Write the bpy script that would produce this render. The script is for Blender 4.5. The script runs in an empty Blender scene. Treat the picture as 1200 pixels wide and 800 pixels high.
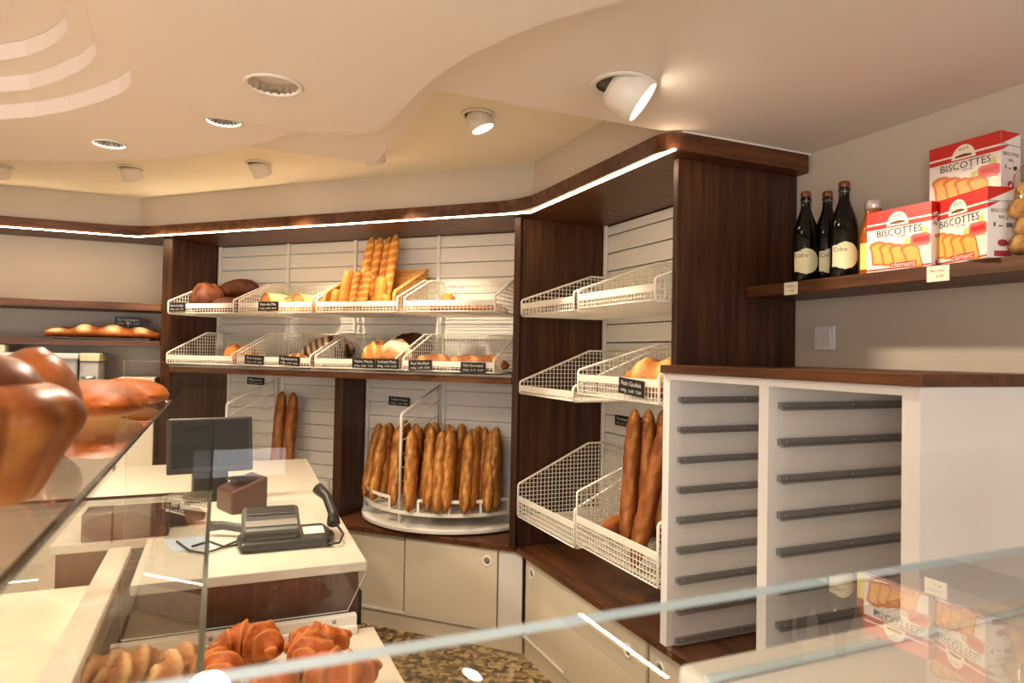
import bpy, bmesh, math, random
from mathutils import Vector, Matrix, noise
random.seed(7)
C = bpy.context.scene.collection
PI = math.pi
R2 = 2 ** .5
# ------------------------------------------------------------------ camera calibration
FPX, YAW, PITCH, ROLL, CAMH = 792.04, 0.409476, 0.0188062, 0.0185898, 1.6
_f = Vector((math.sin(YAW) * math.cos(PITCH), math.cos(YAW) * math.cos(PITCH), math.sin(PITCH)))
_r = Vector((math.cos(YAW), -math.sin(YAW), 0))
_u = _r.cross(_f)
_r2 = _r * math.cos(ROLL) + _u * math.sin(ROLL)
_u2 = -_r * math.sin(ROLL) + _u * math.cos(ROLL)

def at(px, py, X=None, Y=None, Z=None, V=None):
    """point of the room where the sight line through a pixel meets a wall, table or ceiling plane"""
    d = _f + _r2 * ((px - 600) / FPX) - _u2 * ((py - 400) / FPX)
    if X is not None: t = X / d.x
    elif Y is not None: t = Y / d.y
    elif Z is not None: t = (Z - CAMH) / d.z
    else: t = V * R2 / (d.x + d.y)
    return Vector((0, 0, CAMH)) + d * t

def W1(u, v, z=0):            # diagonal back wall frame: u along the wall, v into the wall
    return Vector(((u + v) / R2, (v - u) / R2, z))
def uvz(p): return ((p.x - p.y) / R2, (p.x + p.y) / R2, p.z)
RZ1 = -PI / 4                 # local x -> u, local y -> v
RZ2 = -PI / 2                 # right bay: local x -> -Y, local y -> +X

# ------------------------------------------------------------------ materials
MATS = {}
def new_mat(name):
    m = bpy.data.materials.new(name); m.use_nodes = True
    MATS[name] = m
    nt = m.node_tree
    return m, nt, nt.nodes['Principled BSDF']
def lin(c):
    return tuple(((x / 255) / 12.92 if x / 255 <= .04045 else ((x / 255 + .055) / 1.055) ** 2.4) for x in c) + (1,)
def plain(name, rgb, rough=.5, metal=0, spec=.5, var=0.0, scale=8, bump=0, emis=0):
    m, nt, p = new_mat(name)
    c = lin(rgb)
    p.inputs['Base Color'].default_value = c
    p.inputs['Roughness'].default_value = rough
    p.inputs['Metallic'].default_value = metal
    p.inputs['Specular IOR Level'].default_value = spec
    if var or bump:
        tc = nt.nodes.new('ShaderNodeTexCoord'); nz = nt.nodes.new('ShaderNodeTexNoise')
        nz.inputs['Scale'].default_value = scale; nz.inputs['Detail'].default_value = 5
        nt.links.new(tc.outputs['Object'], nz.inputs['Vector'])
        if var:
            mx = nt.nodes.new('ShaderNodeMix'); mx.data_type = 'RGBA'
            mx.inputs[6].default_value = tuple(x * (1 - var) for x in c[:3]) + (1,)
            mx.inputs[7].default_value = tuple(min(1, x * (1 + var)) for x in c[:3]) + (1,)
            nt.links.new(nz.outputs['Fac'], mx.inputs[0]); nt.links.new(mx.outputs[2], p.inputs['Base Color'])
        if bump:
            b = nt.nodes.new('ShaderNodeBump'); b.inputs['Strength'].default_value = bump; b.inputs['Distance'].default_value = .01
            nt.links.new(nz.outputs['Fac'], b.inputs['Height']); nt.links.new(b.outputs[0], p.inputs['Normal'])
    if emis:
        p.inputs['Emission Color'].default_value = c; p.inputs['Emission Strength'].default_value = emis
    return m
def wood(name, dark, mid, light, sc):
    m, nt, p = new_mat(name)
    tc = nt.nodes.new('ShaderNodeTexCoord'); mp = nt.nodes.new('ShaderNodeMapping')
    mp.inputs['Scale'].default_value = sc
    n1 = nt.nodes.new('ShaderNodeTexNoise'); n1.inputs['Scale'].default_value = 3; n1.inputs['Detail'].default_value = 8; n1.inputs['Roughness'].default_value = .65
    n1.inputs['Distortion'].default_value = .35
    cr = nt.nodes.new('ShaderNodeValToRGB')
    cr.color_ramp.elements[0].position = .3; cr.color_ramp.elements[0].color = lin(dark)
    cr.color_ramp.elements[1].position = .75; cr.color_ramp.elements[1].color = lin(light)
    e = cr.color_ramp.elements.new(.5); e.color = lin(mid)
    nt.links.new(tc.outputs['Object'], mp.inputs['Vector']); nt.links.new(mp.outputs[0], n1.inputs['Vector'])
    nt.links.new(n1.outputs['Fac'], cr.inputs[0]); nt.links.new(cr.outputs[0], p.inputs['Base Color'])
    p.inputs['Roughness'].default_value = .42; p.inputs['Specular IOR Level'].default_value = .35
    return m
def crust(name, base, dark, light, scale=25, rough=.55, bump=.35, spec=.3, coat=0, sx=1):
    """bread: mottled crust; the vertex value 'slash' marks the opened cuts"""
    m, nt, p = new_mat(name)
    tc = nt.nodes.new('ShaderNodeTexCoord'); nz = nt.nodes.new('ShaderNodeTexNoise')
    nz.inputs['Scale'].default_value = scale; nz.inputs['Detail'].default_value = 6; nz.inputs['Roughness'].default_value = .65
    mp = nt.nodes.new('ShaderNodeMapping'); mp.inputs['Scale'].default_value = (sx, 1, 1)
    nt.links.new(tc.outputs['Object'], mp.inputs['Vector']); nt.links.new(mp.outputs[0], nz.inputs['Vector'])
    cr = nt.nodes.new('ShaderNodeValToRGB')
    cr.color_ramp.elements[0].position = .32; cr.color_ramp.elements[0].color = lin(dark)
    cr.color_ramp.elements[1].position = .68; cr.color_ramp.elements[1].color = lin(base)
    nt.links.new(nz.outputs['Fac'], cr.inputs[0])
    a = nt.nodes.new('ShaderNodeAttribute'); a.attribute_name = 'slash'
    mx = nt.nodes.new('ShaderNodeMix'); mx.data_type = 'RGBA'; mx.inputs[7].default_value = lin(light)
    nt.links.new(a.outputs['Fac'], mx.inputs[0]); nt.links.new(cr.outputs[0], mx.inputs[6])
    nt.links.new(mx.outputs[2], p.inputs['Base Color'])
    b = nt.nodes.new('ShaderNodeBump'); b.inputs['Strength'].default_value = bump; b.inputs['Distance'].default_value = .006
    nt.links.new(nz.outputs['Fac'], b.inputs['Height']); nt.links.new(b.outputs[0], p.inputs['Normal'])
    p.inputs['Roughness'].default_value = rough; p.inputs['Specular IOR Level'].default_value = spec
    p.inputs['Coat Weight'].default_value = coat; p.inputs['Coat Roughness'].default_value = .25
    return m
def emit(name, rgb, s):
    m = bpy.data.materials.new(name); m.use_nodes = True; nt = m.node_tree
    nt.nodes.remove(nt.nodes['Principled BSDF'])
    e = nt.nodes.new('ShaderNodeEmission'); e.inputs[0].default_value = lin(rgb); e.inputs[1].default_value = s
    nt.links.new(e.outputs[0], nt.nodes['Material Output'].inputs[0]); MATS[name] = m
    return m
def thin_glass(name, tint, gain=1.0):
    m = bpy.data.materials.new(name); m.use_nodes = True; nt = m.node_tree
    nt.nodes.remove(nt.nodes['Principled BSDF'])
    geo = nt.nodes.new('ShaderNodeNewGeometry')
    mr = nt.nodes.new('ShaderNodeMapRange'); mr.inputs['To Min'].default_value = 1.5; mr.inputs['To Max'].default_value = 1 / 1.5
    nt.links.new(geo.outputs['Backfacing'], mr.inputs['Value'])
    fr = nt.nodes.new('ShaderNodeFresnel'); nt.links.new(mr.outputs[0], fr.inputs['IOR'])
    ml = nt.nodes.new('ShaderNodeMath'); ml.operation = 'MULTIPLY'; ml.inputs[1].default_value = gain; ml.use_clamp = True
    nt.links.new(fr.outputs[0], ml.inputs[0])
    tr = nt.nodes.new('ShaderNodeBsdfTransparent'); tr.inputs[0].default_value = tint + (1,)
    gl = nt.nodes.new('ShaderNodeBsdfGlossy'); gl.inputs['Roughness'].default_value = 0.0
    mx = nt.nodes.new('ShaderNodeMixShader')
    nt.links.new(ml.outputs[0], mx.inputs[0]); nt.links.new(tr.outputs[0], mx.inputs[1]); nt.links.new(gl.outputs[0], mx.inputs[2])
    nt.links.new(mx.outputs[0], nt.nodes['Material Output'].inputs[0]); MATS[name] = m
    return m

wall_m = plain('plaster_beige', (205, 192, 176), .8, var=.045, scale=2.2, spec=.2, bump=.05)
ceil_m = plain('ceiling_paint', (236, 222, 210), .75, spec=.2)
ceil_up_m = plain('ceiling_lamp_tint', (244, 232, 208), .75, spec=.2)  # yellow glow of the lamps on the upper ceiling is mixed into this colour
slat_m = plain('slat_white', (226, 221, 212), .55, spec=.3)
white_m = plain('white_lacquer', (232, 226, 217), .42, spec=.4)
counter_m = plain('counter_cream', (214, 203, 184), .4, spec=.4)
rack_m = plain('rack_white', (236, 231, 226), .45, spec=.35)
wire_m = plain('white_wire', (248, 241, 226), .35, spec=.5)
cab_m = plain('cream_panel', (228, 214, 190), .5, spec=.35, var=.03, scale=5)
woodV = wood('walnut_upright', (37, 20, 11), (64, 37, 21), (95, 59, 35), (9, 9, .55))
woodX = wood('walnut_along_x', (52, 28, 14), (88, 51, 27), (124, 78, 43), (.6, 9, 9))
woodY = wood('walnut_along_y', (52, 28, 14), (88, 51, 27), (124, 78, 43), (9, .6, 9))
woodDV = wood('walnut_front', (58, 36, 26), (84, 55, 42), (106, 74, 57), (11, 11, .6))
steel_m = plain('rail_grey', (140, 135, 130), .4, metal=.25)
screw_m = plain('screw_silver', (190, 188, 184), .3, metal=.9)
chrome_m = plain('chrome', (225, 222, 216), .12, metal=1.0)
silver_m = plain('dull_silver', (160, 158, 154), .35, metal=.6)
trimw_m = plain('fixture_white', (232, 222, 208), .4)
black_m = plain('black_plastic', (26, 23, 22), .35)
dgrey_m = plain('dark_grey_plastic', (62, 57, 53), .4)
mgrey_m = plain('mid_grey_plastic', (134, 126, 116), .4)
screen_m = plain('screen_glass', (22, 25, 25), .22, spec=.25)
tag_m = plain('slate_tag', (24, 22, 21), .5)
chalk_m = plain('chalk_letters', (226, 222, 212), .6)
card_m = plain('price_card', (245, 232, 205), .6)
ink_m = plain('ink', (60, 48, 44), .6)
led_m = emit('led_strip', (255, 226, 184), 36)
lens_m = emit('lamp_lens', (255, 240, 214), 11)
glass_m = thin_glass('clear_glass', (.975, .985, .975), 1.7)
glassb_m = thin_glass('clear_glass_underside', (1, 1, 1), 0.0)
gedge_d = plain('glass_edge_green', (30, 44, 38), .15, spec=.6)
gedge_l = plain('glass_edge_blue', (212, 228, 228), .15, spec=.6)
gedge_w = plain('glass_edge_pale', (238, 236, 224), .2, spec=.6)
bottle_m = plain('bottle_green_glass', (6, 9, 6), .08, spec=.4)
label_m = plain('cream_label', (238, 228, 186), .6)
ylabel_m = plain('yellow_label', (240, 222, 120), .6)
foil_m = plain('copper_foil', (140, 78, 46), .35, metal=.6)
juice_m = plain('apple_juice', (176, 92, 22), .1, spec=.6)
lid_m = plain('tin_lid', (214, 208, 200), .3, metal=.5)
carton_m = plain('carton_white', (240, 232, 224), .5)
red_m = plain('carton_red', (200, 30, 18), .45)
dred_m = plain('carton_crimson', (176, 44, 62), .45)
toast_m = plain('toast_print', (240, 176, 84), .5)
toastd_m = plain('toast_print_dark', (214, 118, 48), .5)
pink_m = plain('jam_print', (222, 96, 90), .5)
cream_m = plain('cream_print', (250, 238, 212), .5)
green_m = plain('leaf_print', (206, 206, 116), .5)
paper_m = plain('pale_blue_paper', (196, 210, 224), .6)
wicker_m = plain('wicker', (206, 150, 78), .6, var=.3, scale=60, bump=.4)
tray_m = plain('dark_tray', (36, 24, 18), .5)
boxw_m = plain('dark_red_case', (74, 40, 28), .4)
slicer_m = plain('slicer_grey', (168, 164, 160), .45)
slicerw_m = plain('slicer_pale', (214, 214, 212), .4)
beige_m = plain('machine_beige', (206, 192, 160), .5)
baguette_m = crust('baguette_crust', (206, 138, 64), (126, 62, 22), (240, 190, 110), 34, bump=.5, sx=.35)
baguette2_m = crust('baguette_dark_crust', (176, 104, 46), (104, 50, 20), (206, 146, 76), 26, sx=.35)
smooth_m = crust('smooth_crust', (226, 150, 62), (196, 112, 38), (244, 196, 120), 14, bump=.12)
ficelle_m = crust('fluted_crust', (212, 142, 58), (176, 100, 34), (232, 178, 92), 20, bump=.2)
dark_m = crust('rye_crust', (108, 56, 28), (66, 30, 14), (140, 82, 48), 30)
darkest_m = crust('black_rye_crust', (84, 44, 26), (48, 22, 12), (120, 72, 48), 30)
gold_m = crust('golden_crust', (210, 142, 62), (170, 94, 34), (236, 194, 120), 20)
pale_m = crust('pale_loaf', (236, 196, 122), (212, 158, 84), (250, 226, 170), 18, bump=.15)
flour_m = crust('floured_crust', (220, 150, 76), (160, 88, 36), (252, 238, 202), 22)
zebra_m = crust('striped_rye', (92, 52, 34), (58, 30, 18), (226, 200, 164), 26)
flat_m = crust('flat_loaf_crust', (176, 106, 52), (120, 62, 28), (206, 146, 84), 22)
epi_m = crust('epi_crust', (186, 104, 42), (128, 62, 22), (240, 202, 146), 16)
crumb_m = plain('bread_crumb', (222, 150, 88), .8, var=.18, scale=60, bump=.4)
croi_m = crust('croissant_crust', (190, 98, 34), (132, 56, 15), (226, 158, 84), 26, rough=.6, bump=.9, coat=0)
pastry_m = crust('flaky_pastry', (184, 112, 50), (132, 70, 26), (240, 200, 140), 26, rough=.6, bump=.8)
sugar_m = plain('icing_sugar', (244, 234, 222), .8)
brio_m = crust('brioche_crust', (150, 78, 24), (80, 34, 8), (204, 138, 64), 8, rough=.38, bump=.25, coat=.15)
brio2_m = crust('brioche_light_crust', (160, 80, 20), (98, 42, 8), (226, 170, 92), 8, rough=.5, bump=.2, coat=0, spec=.22)
roll_m = crust('seeded_roll', (224, 176, 98), (168, 108, 50), (240, 206, 144), 34)

# speckled brown stone floor
floor_m, nt, p = new_mat('stone_floor')
tc = nt.nodes.new('ShaderNodeTexCoord')
vo = nt.nodes.new('ShaderNodeTexVoronoi'); vo.inputs['Scale'].default_value = 34
nz = nt.nodes.new('ShaderNodeTexNoise'); nz.inputs['Scale'].default_value = 26; nz.inputs['Detail'].default_value = 8
cr = nt.nodes.new('ShaderNodeValToRGB')
cr.color_ramp.elements[0].position = .34; cr.color_ramp.elements[0].color = lin((66, 47, 24))
cr.color_ramp.elements[1].position = .68; cr.color_ramp.elements[1].color = lin((196, 168, 116))
e = cr.color_ramp.elements.new(.5); e.color = lin((126, 98, 56))
mxx = nt.nodes.new('ShaderNodeMix'); mxx.inputs[0].default_value = .45
nt.links.new(tc.outputs['Object'], vo.inputs['Vector']); nt.links.new(tc.outputs['Object'], nz.inputs['Vector'])
sp = nt.nodes.new('ShaderNodeSeparateColor'); nt.links.new(vo.outputs['Color'], sp.inputs[0])
nt.links.new(nz.outputs['Fac'], mxx.inputs[2]); nt.links.new(sp.outputs[0], mxx.inputs[3])
nt.links.new(mxx.outputs[0], cr.inputs[0]); nt.links.new(cr.outputs[0], p.inputs['Base Color'])
p.inputs['Roughness'].default_value = .22

# clear plastic bag
bag_m = thin_glass('clear_bag', (.93, .93, .92), 1.6)

# ------------------------------------------------------------------ mesh builder
class MB:
    def __init__(s): s.v = []; s.f = []; s.a = None
    def _add(s, pts, faces, m=0, sm=False):
        o = len(s.v); s.v += [Vector(q) for q in pts]
        s.f += [(tuple(o + i for i in f), m, sm) for f in faces]
    def box(s, lo, hi, m=0, M=None):
        x0, y0, z0 = lo; x1, y1, z1 = hi
        P = [(x0, y0, z0), (x1, y0, z0), (x1, y1, z0), (x0, y1, z0), (x0, y0, z1), (x1, y0, z1), (x1, y1, z1), (x0, y1, z1)]
        if M: P = [M @ Vector(q) for q in P]
        s._add(P, [(0, 3, 2, 1), (4, 5, 6, 7), (0, 1, 5, 4), (1, 2, 6, 5), (2, 3, 7, 6), (3, 0, 4, 7)], m); return s
    def prism(s, poly, z0, z1, m=0, mside=None, M=None):
        n = len(poly)
        if sum(poly[i][0] * poly[(i + 1) % n][1] - poly[(i + 1) % n][0] * poly[i][1] for i in range(n)) < 0: poly = poly[::-1]
        P = [(x, y, z0) for x, y in poly] + [(x, y, z1) for x, y in poly]
        if M: P = [M @ Vector(q) for q in P]
        o = len(s.v); s._add(P, [tuple(range(n - 1, -1, -1)), tuple(range(n, 2 * n))], m)
        s.f += [((o + i, o + (i + 1) % n, o + n + (i + 1) % n, o + n + i), m if mside is None else mside, False) for i in range(n)]
        return s
    def poly(s, pts, m=0): s._add(pts, [tuple(range(len(pts)))], m); return s
    def tube(s, path, r, n=6, m=0, closed=False, sm=True, rs=None):
        path = [Vector(q) for q in path]; L = len(path); rings = []
        prev = None
        for i, q in enumerate(path):
            a = path[(i - 1) % L] if (closed or i > 0) else q
            b = path[(i + 1) % L] if (closed or i < L - 1) else q
            t = (b - a).normalized()
            if prev is None:
                nrm = t.orthogonal().normalized()
                if abs(t.z) < .99: nrm = t.cross(Vector((0, 0, 1))).normalized()
            else:
                nrm = (prev - t * prev.dot(t)).normalized()
            prev = nrm; bi = t.cross(nrm); rr = rs[i] if rs else r
            rings.append([q + (nrm * math.cos(2 * PI * k / n + PI / n) + bi * math.sin(2 * PI * k / n + PI / n)) * rr for k in range(n)])
        s.loft(rings, m, closed=closed, sm=sm); return s
    def loft(s, rings, m=0, closed=False, sm=True, cap=True):
        n = len(rings[0]); o = len(s.v)
        for r_ in rings: s.v += [Vector(q) for q in r_]
        K = len(rings)
        for i in range(K if closed else K - 1):
            for k in range(n):
                a = o + i * n + k; b = o + i * n + (k + 1) % n; c = o + ((i + 1) % K) * n + (k + 1) % n; d = o + ((i + 1) % K) * n + k
                s.f.append(((a, b, c, d), m, sm))
        if not closed and cap:
            s.f.append((tuple(o + k for k in range(n - 1, -1, -1)), m, sm)); s.f.append((tuple(o + (K - 1) * n + k for k in range(n)), m, sm))
        return s
    def lathe(s, prof, n=24, m=0, M=None, sm=True, cap=True):
        rings = []
        for r_, z in prof:
            ring = [Vector((r_ * math.cos(2 * PI * k / n), r_ * math.sin(2 * PI * k / n), z)) for k in range(n)]
            if M: ring = [M @ q for q in ring]
            rings.append(ring)
        s.loft(rings, m, sm=sm, cap=cap); return s
    def cyl(s, a, b, r, n=12, m=0): return s.tube([a, b], r, n, m, sm=True)
    def wire(s, a, b, r=.0018):
        a = Vector(a); b = Vector(b); t = (b - a).normalized(); n1 = t.orthogonal().normalized() * r * 1.2; n2 = t.cross(n1)
        P = [a + n1, a + n2, a - n1, a - n2, b + n1, b + n2, b - n1, b - n2]
        s._add(P, [(0, 1, 5, 4), (1, 2, 6, 5), (2, 3, 7, 6), (3, 0, 4, 7)]); return s
    def build(s, name, mats, parent=None, bevel=0, loc=None, rot=None, attr=None, fix=True):
        me = bpy.data.meshes.new(name)
        me.from_pydata([tuple(q) for q in s.v], [], [f[0] for f in s.f])
        for m_ in (mats if isinstance(mats, (list, tuple)) else [mats]): me.materials.append(m_)
        for pl, f in zip(me.polygons, s.f): pl.material_index = f[1]; pl.use_smooth = f[2]
        if s.a is not None:
            at_ = me.attributes.new('slash', 'FLOAT', 'POINT')
            at_.data.foreach_set('value', s.a)
        if fix:
            bm = bmesh.new(); bm.from_mesh(me); bmesh.ops.recalc_face_normals(bm, faces=bm.faces); bm.to_mesh(me); bm.free()
        me.update()
        o = bpy.data.objects.new(name, me); C.objects.link(o)
        if parent: o.parent = parent
        if loc is not None: o.location = loc
        if rot is not None: o.rotation_euler = rot if not isinstance(rot, (int, float)) else (0, 0, rot)
        if bevel:
            b = o.modifiers.new('bevel', 'BEVEL'); b.width = bevel; b.segments = 2; b.limit_method = 'ANGLE'
        return o
def tag(o, label, cat, group=None):
    o['label'] = label; o['category'] = cat
    if group: o['group'] = group
    return o
def thing(name, label, cat, loc=(0, 0, 0), rot=0, group=None):
    o = bpy.data.objects.new(name, None); C.objects.link(o); o.empty_display_size = .05
    o.location = loc; o.rotation_euler = (0, 0, rot) if isinstance(rot, (int, float)) else rot
    return tag(o, label, cat, group)
def struct(o): o['kind'] = 'structure'; return o
def dup(root, loc, rot, label, group=None):
    r = root.copy(); C.objects.link(r); r.location = loc
    r.rotation_euler = (0, 0, rot) if isinstance(rot, (int, float)) else rot
    r['label'] = label
    if group: r['group'] = group
    for ch in list(root.children):
        c = ch.copy(); C.objects.link(c); c.parent = r
        for g in ch.children:
            d = g.copy(); C.objects.link(d); d.parent = c
    return r
_txt = {}
def text(s, size, mat, parent, M, name='lettering', width=None, font_extrude=.0003):
    cu = bpy.data.curves.new('t', 'FONT'); cu.body = s; cu.size = size; cu.align_x = 'CENTER'; cu.align_y = 'CENTER'; cu.resolution_u = 2
    tmp = bpy.data.objects.new('t', cu); C.objects.link(tmp)
    dg = bpy.context.evaluated_depsgraph_get(); dg.update()
    me = bpy.data.meshes.new_from_object(tmp.evaluated_get(dg)); C.objects.unlink(tmp); bpy.data.objects.remove(tmp)
    if width and len(me.vertices):
        xs = [v.co.x for v in me.vertices]; w = max(xs) - min(xs); k = width / w
        for v in me.vertices: v.co.x *= k
    me.materials.clear(); me.materials.append(mat)
    o = bpy.data.objects.new(name, me); C.objects.link(o); o.parent = parent; o.matrix_local = M
    return o
def facing(x=0, y=0, z=0): # text plane facing local -y, at local position
    return Matrix.Translation((x, y, z)) @ Matrix.Rotation(PI / 2, 4, 'X')

# ================================================================== SETTING
struct(MB().box((-3.2, -1.6, -.05), (2.2, 5.6, 0)).build('floor', floor_m))
struct(MB().box((2.12, -1.6, 0), (2.2, 5.6, 2.75)).build('wall_right', wall_m))
struct(MB().box((-3.2, 5.5, 0), (2.12, 5.6, 2.75)).build('wall_back', wall_m))
struct(MB().box((-3.28, -1.6, 0), (-3.2, 5.6, 2.75)).build('wall_left', wall_m))
# diagonal wall behind the slat panels
struct(MB().box((-3.95, 3.83, 0), (-1.02, 3.9, 2.7)).build('wall_diagonal', wall_m, rot=RZ1))
# bulkhead over the canopy
def arcpts(c, r, a0, a1, n):
    return [(c[0] + r * math.cos(a0 + (a1 - a0) * i / n), c[1] + r * math.sin(a0 + (a1 - a0) * i / n)) for i in range(n + 1)]
bk = [(-3.2, 5.15), (-.50, 5.15), (1.48, 3.17), (1.48, 2.0), (1.52, 2.0), (1.52, 3.19), (-.48, 5.19), (-3.2, 5.19)]
struct(MB().prism(bk, 2.402, 2.62).build('wall_bulkhead', wall_m))
# ceiling: upper level with lamp warmth in its colour, dropped level over the right wall, organic dropped level with leaf shaped recess
ZA, ZA2, ZB, ZC = 2.335, 2.36, 2.41, 2.60
def pxy(pts, z): return [tuple(at(x, y, Z=z)[:2]) for x, y in pts]
cb = MB()
cb.box((-3.2, -1.6, ZC), (2.12, 5.5, 2.7), 1)
cb.box((.45, -1.6, ZB), (2.12, 2.0, ZC), 0)
edgeA = pxy([(740, -2), (690, 12), (640, 26), (590, 46), (550, 65), (520, 84), (496, 103), (476, 124), (462, 138), (450, 149), (432, 156), (400, 158), (345, 152), (300, 145), (240, 137), (205, 131), (185, 126)], ZA)
poA = [(1.3, -1.6), (1.3, .2)] + edgeA
aR = pxy([(166, 116), (158, 103), (154, 92), (151, 60), (147, 20), (146, -20), (146, -80)], ZA)
poA = poA + aR + [(aR[-1][0] - .05, -1.6)]
# level with leaf recess
edge2 = pxy([(480, 105), (440, 142), (400, 151), (352, 154), (330, 160), (300, 169), (250, 180), (180, 187), (100, 189), (0, 188), (-200, 182)], ZA2)
out2 = [(1.0, -1.6), (1.0, .3)] + edge2 + [(-3.2, edge2[-1][1]), (-3.2, -1.6)]
leaf_px = [[(-160, 141), (0, 140), (40, 137), (80, 130), (115, 120), (140, 110), (150, 103), (154, 96), (151, 60), (147, 20), (146, -20), (140, -120)],
           [(-160, 112), (0, 108), (35, 105), (65, 96), (92, 84), (108, 72), (114, 62), (112, 52), (104, 24), (99, 0), (96, -40), (90, -120)],
           [(-160, 74), (0, 71), (30, 66), (52, 58), (68, 48), (77, 38), (80, 31), (78, 20), (70, 0), (64, -30), (55, -60), (50, -120)]]
def leaf(i, z): return pxy(leaf_px[i], z) + [(-2.6, .4), (-2.6, pxy([leaf_px[i][0]], z)[0][1])]
def plate_with_hole(mb, outer, hole, z, m=0):
    bm = bmesh.new(); es = []
    for lp in [outer] + list(hole):
        vs = [bm.verts.new((x, y, z)) for x, y in lp]
        es += [bm.edges.new((vs[i], vs[(i + 1) % len(vs)])) for i in range(len(vs))]
    bmesh.ops.triangle_fill(bm, use_beauty=True, use_dissolve=False, edges=es)
    bm.verts.index_update()
    mb._add([v.co.copy() for v in bm.verts], [tuple(v.index for v in f.verts) for f in bm.faces], m); bm.free()
def side(mb, loop, z0, z1, m=0):
    for i in range(len(loop)):
        a = loop[i]; b = loop[(i + 1) % len(loop)]
        mb._add([(a[0], a[1], z0), (b[0], b[1], z0), (b[0], b[1], z1), (a[0], a[1], z1)], [(0, 1, 2, 3)], m)
L0, L1, L2 = leaf(0, ZA2), leaf(1, ZA2 + .05), leaf(2, ZA2 + .10)
DL = [(at(320, 99, Z=ZA), .074), (at(128, 168, Z=ZA2), .056), (at(262, 141, Z=ZA2), .056)]
def circ(c, r, n=40): return [(c.x + r * math.cos(2 * PI * k / n), c.y + r * math.sin(2 * PI * k / n)) for k in range(n)]
plate_with_hole(cb, out2, [L0, circ(*DL[1]), circ(*DL[2])], ZA2)
plate_with_hole(cb, poA, [circ(*DL[0])], ZA); side(cb, poA, ZA, ZA2 - .001)
side(cb, out2, ZA2, ZC); side(cb, L0, ZA2, ZA2 + .05)
big = [(-2.7, -.2), (1.0, -.2), (1.0, 3.6), (-2.7, 3.6)]
plate_with_hole(cb, [(-2.9, -.4), (.6, -.4), (.6, 2.9), (-2.9, 2.9)], [L1], ZA2 + .0505); side(cb, L1, ZA2 + .05, ZA2 + .10)
plate_with_hole(cb, [(-2.9, -.4), (.6, -.4), (.6, 2.9), (-2.9, 2.9)], [L2], ZA2 + .1005); side(cb, L2, ZA2 + .10, ZA2 + .15)
cb.poly([(-2.9, -.4, ZA2 + .151), (.6, -.4, ZA2 + .151), (.6, 2.9, ZA2 + .151), (-2.9, 2.9, ZA2 + .151)])
struct(cb.build('ceiling', [ceil_m, ceil_up_m], fix=False))

struct(MB().box((1.50, 1.962, 2.4015), (2.119, 1.999, 2.4095)).build('trim_1', white_m))
# shop front behind the photographer: two windows, low opening added for reflection in glass
fw = MB(); Y0, Y1 = -1.7, -1.6
for x0, x1, z0, z1 in ((-3.2, -2.8, 0, 2.6), (-2.8, -1.0, 0, .5), (-2.8, -1.0, 2.2, 2.6), (-1.0, -.15, 0, 2.6), (-.15, .5, .85, 2.6), (-.15, .5, 0, .25), (.5, .9, 0, 2.6), (.9, 1.95, 0, .5), (.9, 1.95, 2.2, 2.6), (1.95, 2.2, 0, 2.6)):
    fw.box((x0, Y0, z0), (x1, Y1, z1))
struct(fw.build('wall_front', wall_m))
# ================================================================== CANOPY AND WOODEN FRAME
canopy = thing('canopy', 'dark walnut canopy with a lit strip running over the bread wall', 'canopy', (0, 0, 2.335))
def fillet(p0, p1, p2, r, n=7):
    p0, p1, p2 = Vector(p0), Vector(p1), Vector(p2)
    a = (p0 - p1).normalized(); b = (p2 - p1).normalized(); ang = a.angle(b)
    d = r / math.tan(ang / 2); c = p1 + (a + b).normalized() * (r / math.sin(ang / 2))
    s = p1 + a * d; e = p1 + b * d; v0 = s - c; v1 = e - c
    out = []
    for i in range(n + 1):
        t = i / n; v = (v0 * (1 - t) + v1 * t); out.append(tuple(c + v.normalized() * r))
    return out
fr = [(-3.2, 5.10)]
fr += fillet((-3.2, 5.10), (-.50, 5.10), (1.43, 3.17), .45)
fr += fillet((-.50, 5.10), (1.43, 3.17), (1.43, 1.96), .45)
fr += fillet((1.43, 3.17), (1.43, 1.955), (2.11, 1.955), .09)
fr += fillet((1.43, 1.955), (2.118, 1.955), (2.118, 2.2), .03, 3)
cpoly = fr + [(2.118, 3.2), (1.98, 3.42), (-.07, 5.46), (-3.2, 5.49)]
MB().prism(cpoly, 0, .065).build('roof_board', woodX, canopy)
def ledbar(a, b, w=.013):
    a = Vector(a); b = Vector(b); t = (b - a).normalized(); n = Vector((-t.y, t.x, 0)) * w / 2
    m = MB(); P = [a + n, a - n, b - n, b + n]
    m._add([(q.x, q.y, z) for z in (-.004, .0) for q in P], [(0, 1, 2, 3), (7, 6, 5, 4), (0, 4, 5, 1), (1, 5, 6, 2), (2, 6, 7, 3), (3, 7, 4, 0)])
    return m
cA, cB, cE = at(162, 277.1, Z=2.335), at(621, 248.5, Z=2.335), at(790.5, 174, Z=2.335)
for a, b in (((-3.1, cA.y, 0), (cA.x - .004, cA.y, 0)), ((cA.x, cA.y, 0), (cB.x, cB.y, 0)), ((cB.x, cB.y, 0), (cB.x, cE.y, 0))):
    ledbar((a[0], a[1], 0), (b[0], b[1], 0)).build('light_strip', led_m, canopy)

def panel(label, lo, hi, rot=0, mat=woodV, base=None):
    c = base; m = MB().box(lo, hi)
    return tag(m.build('partition_panel', mat, None, .003, c, rot), label, 'panel')
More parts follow.
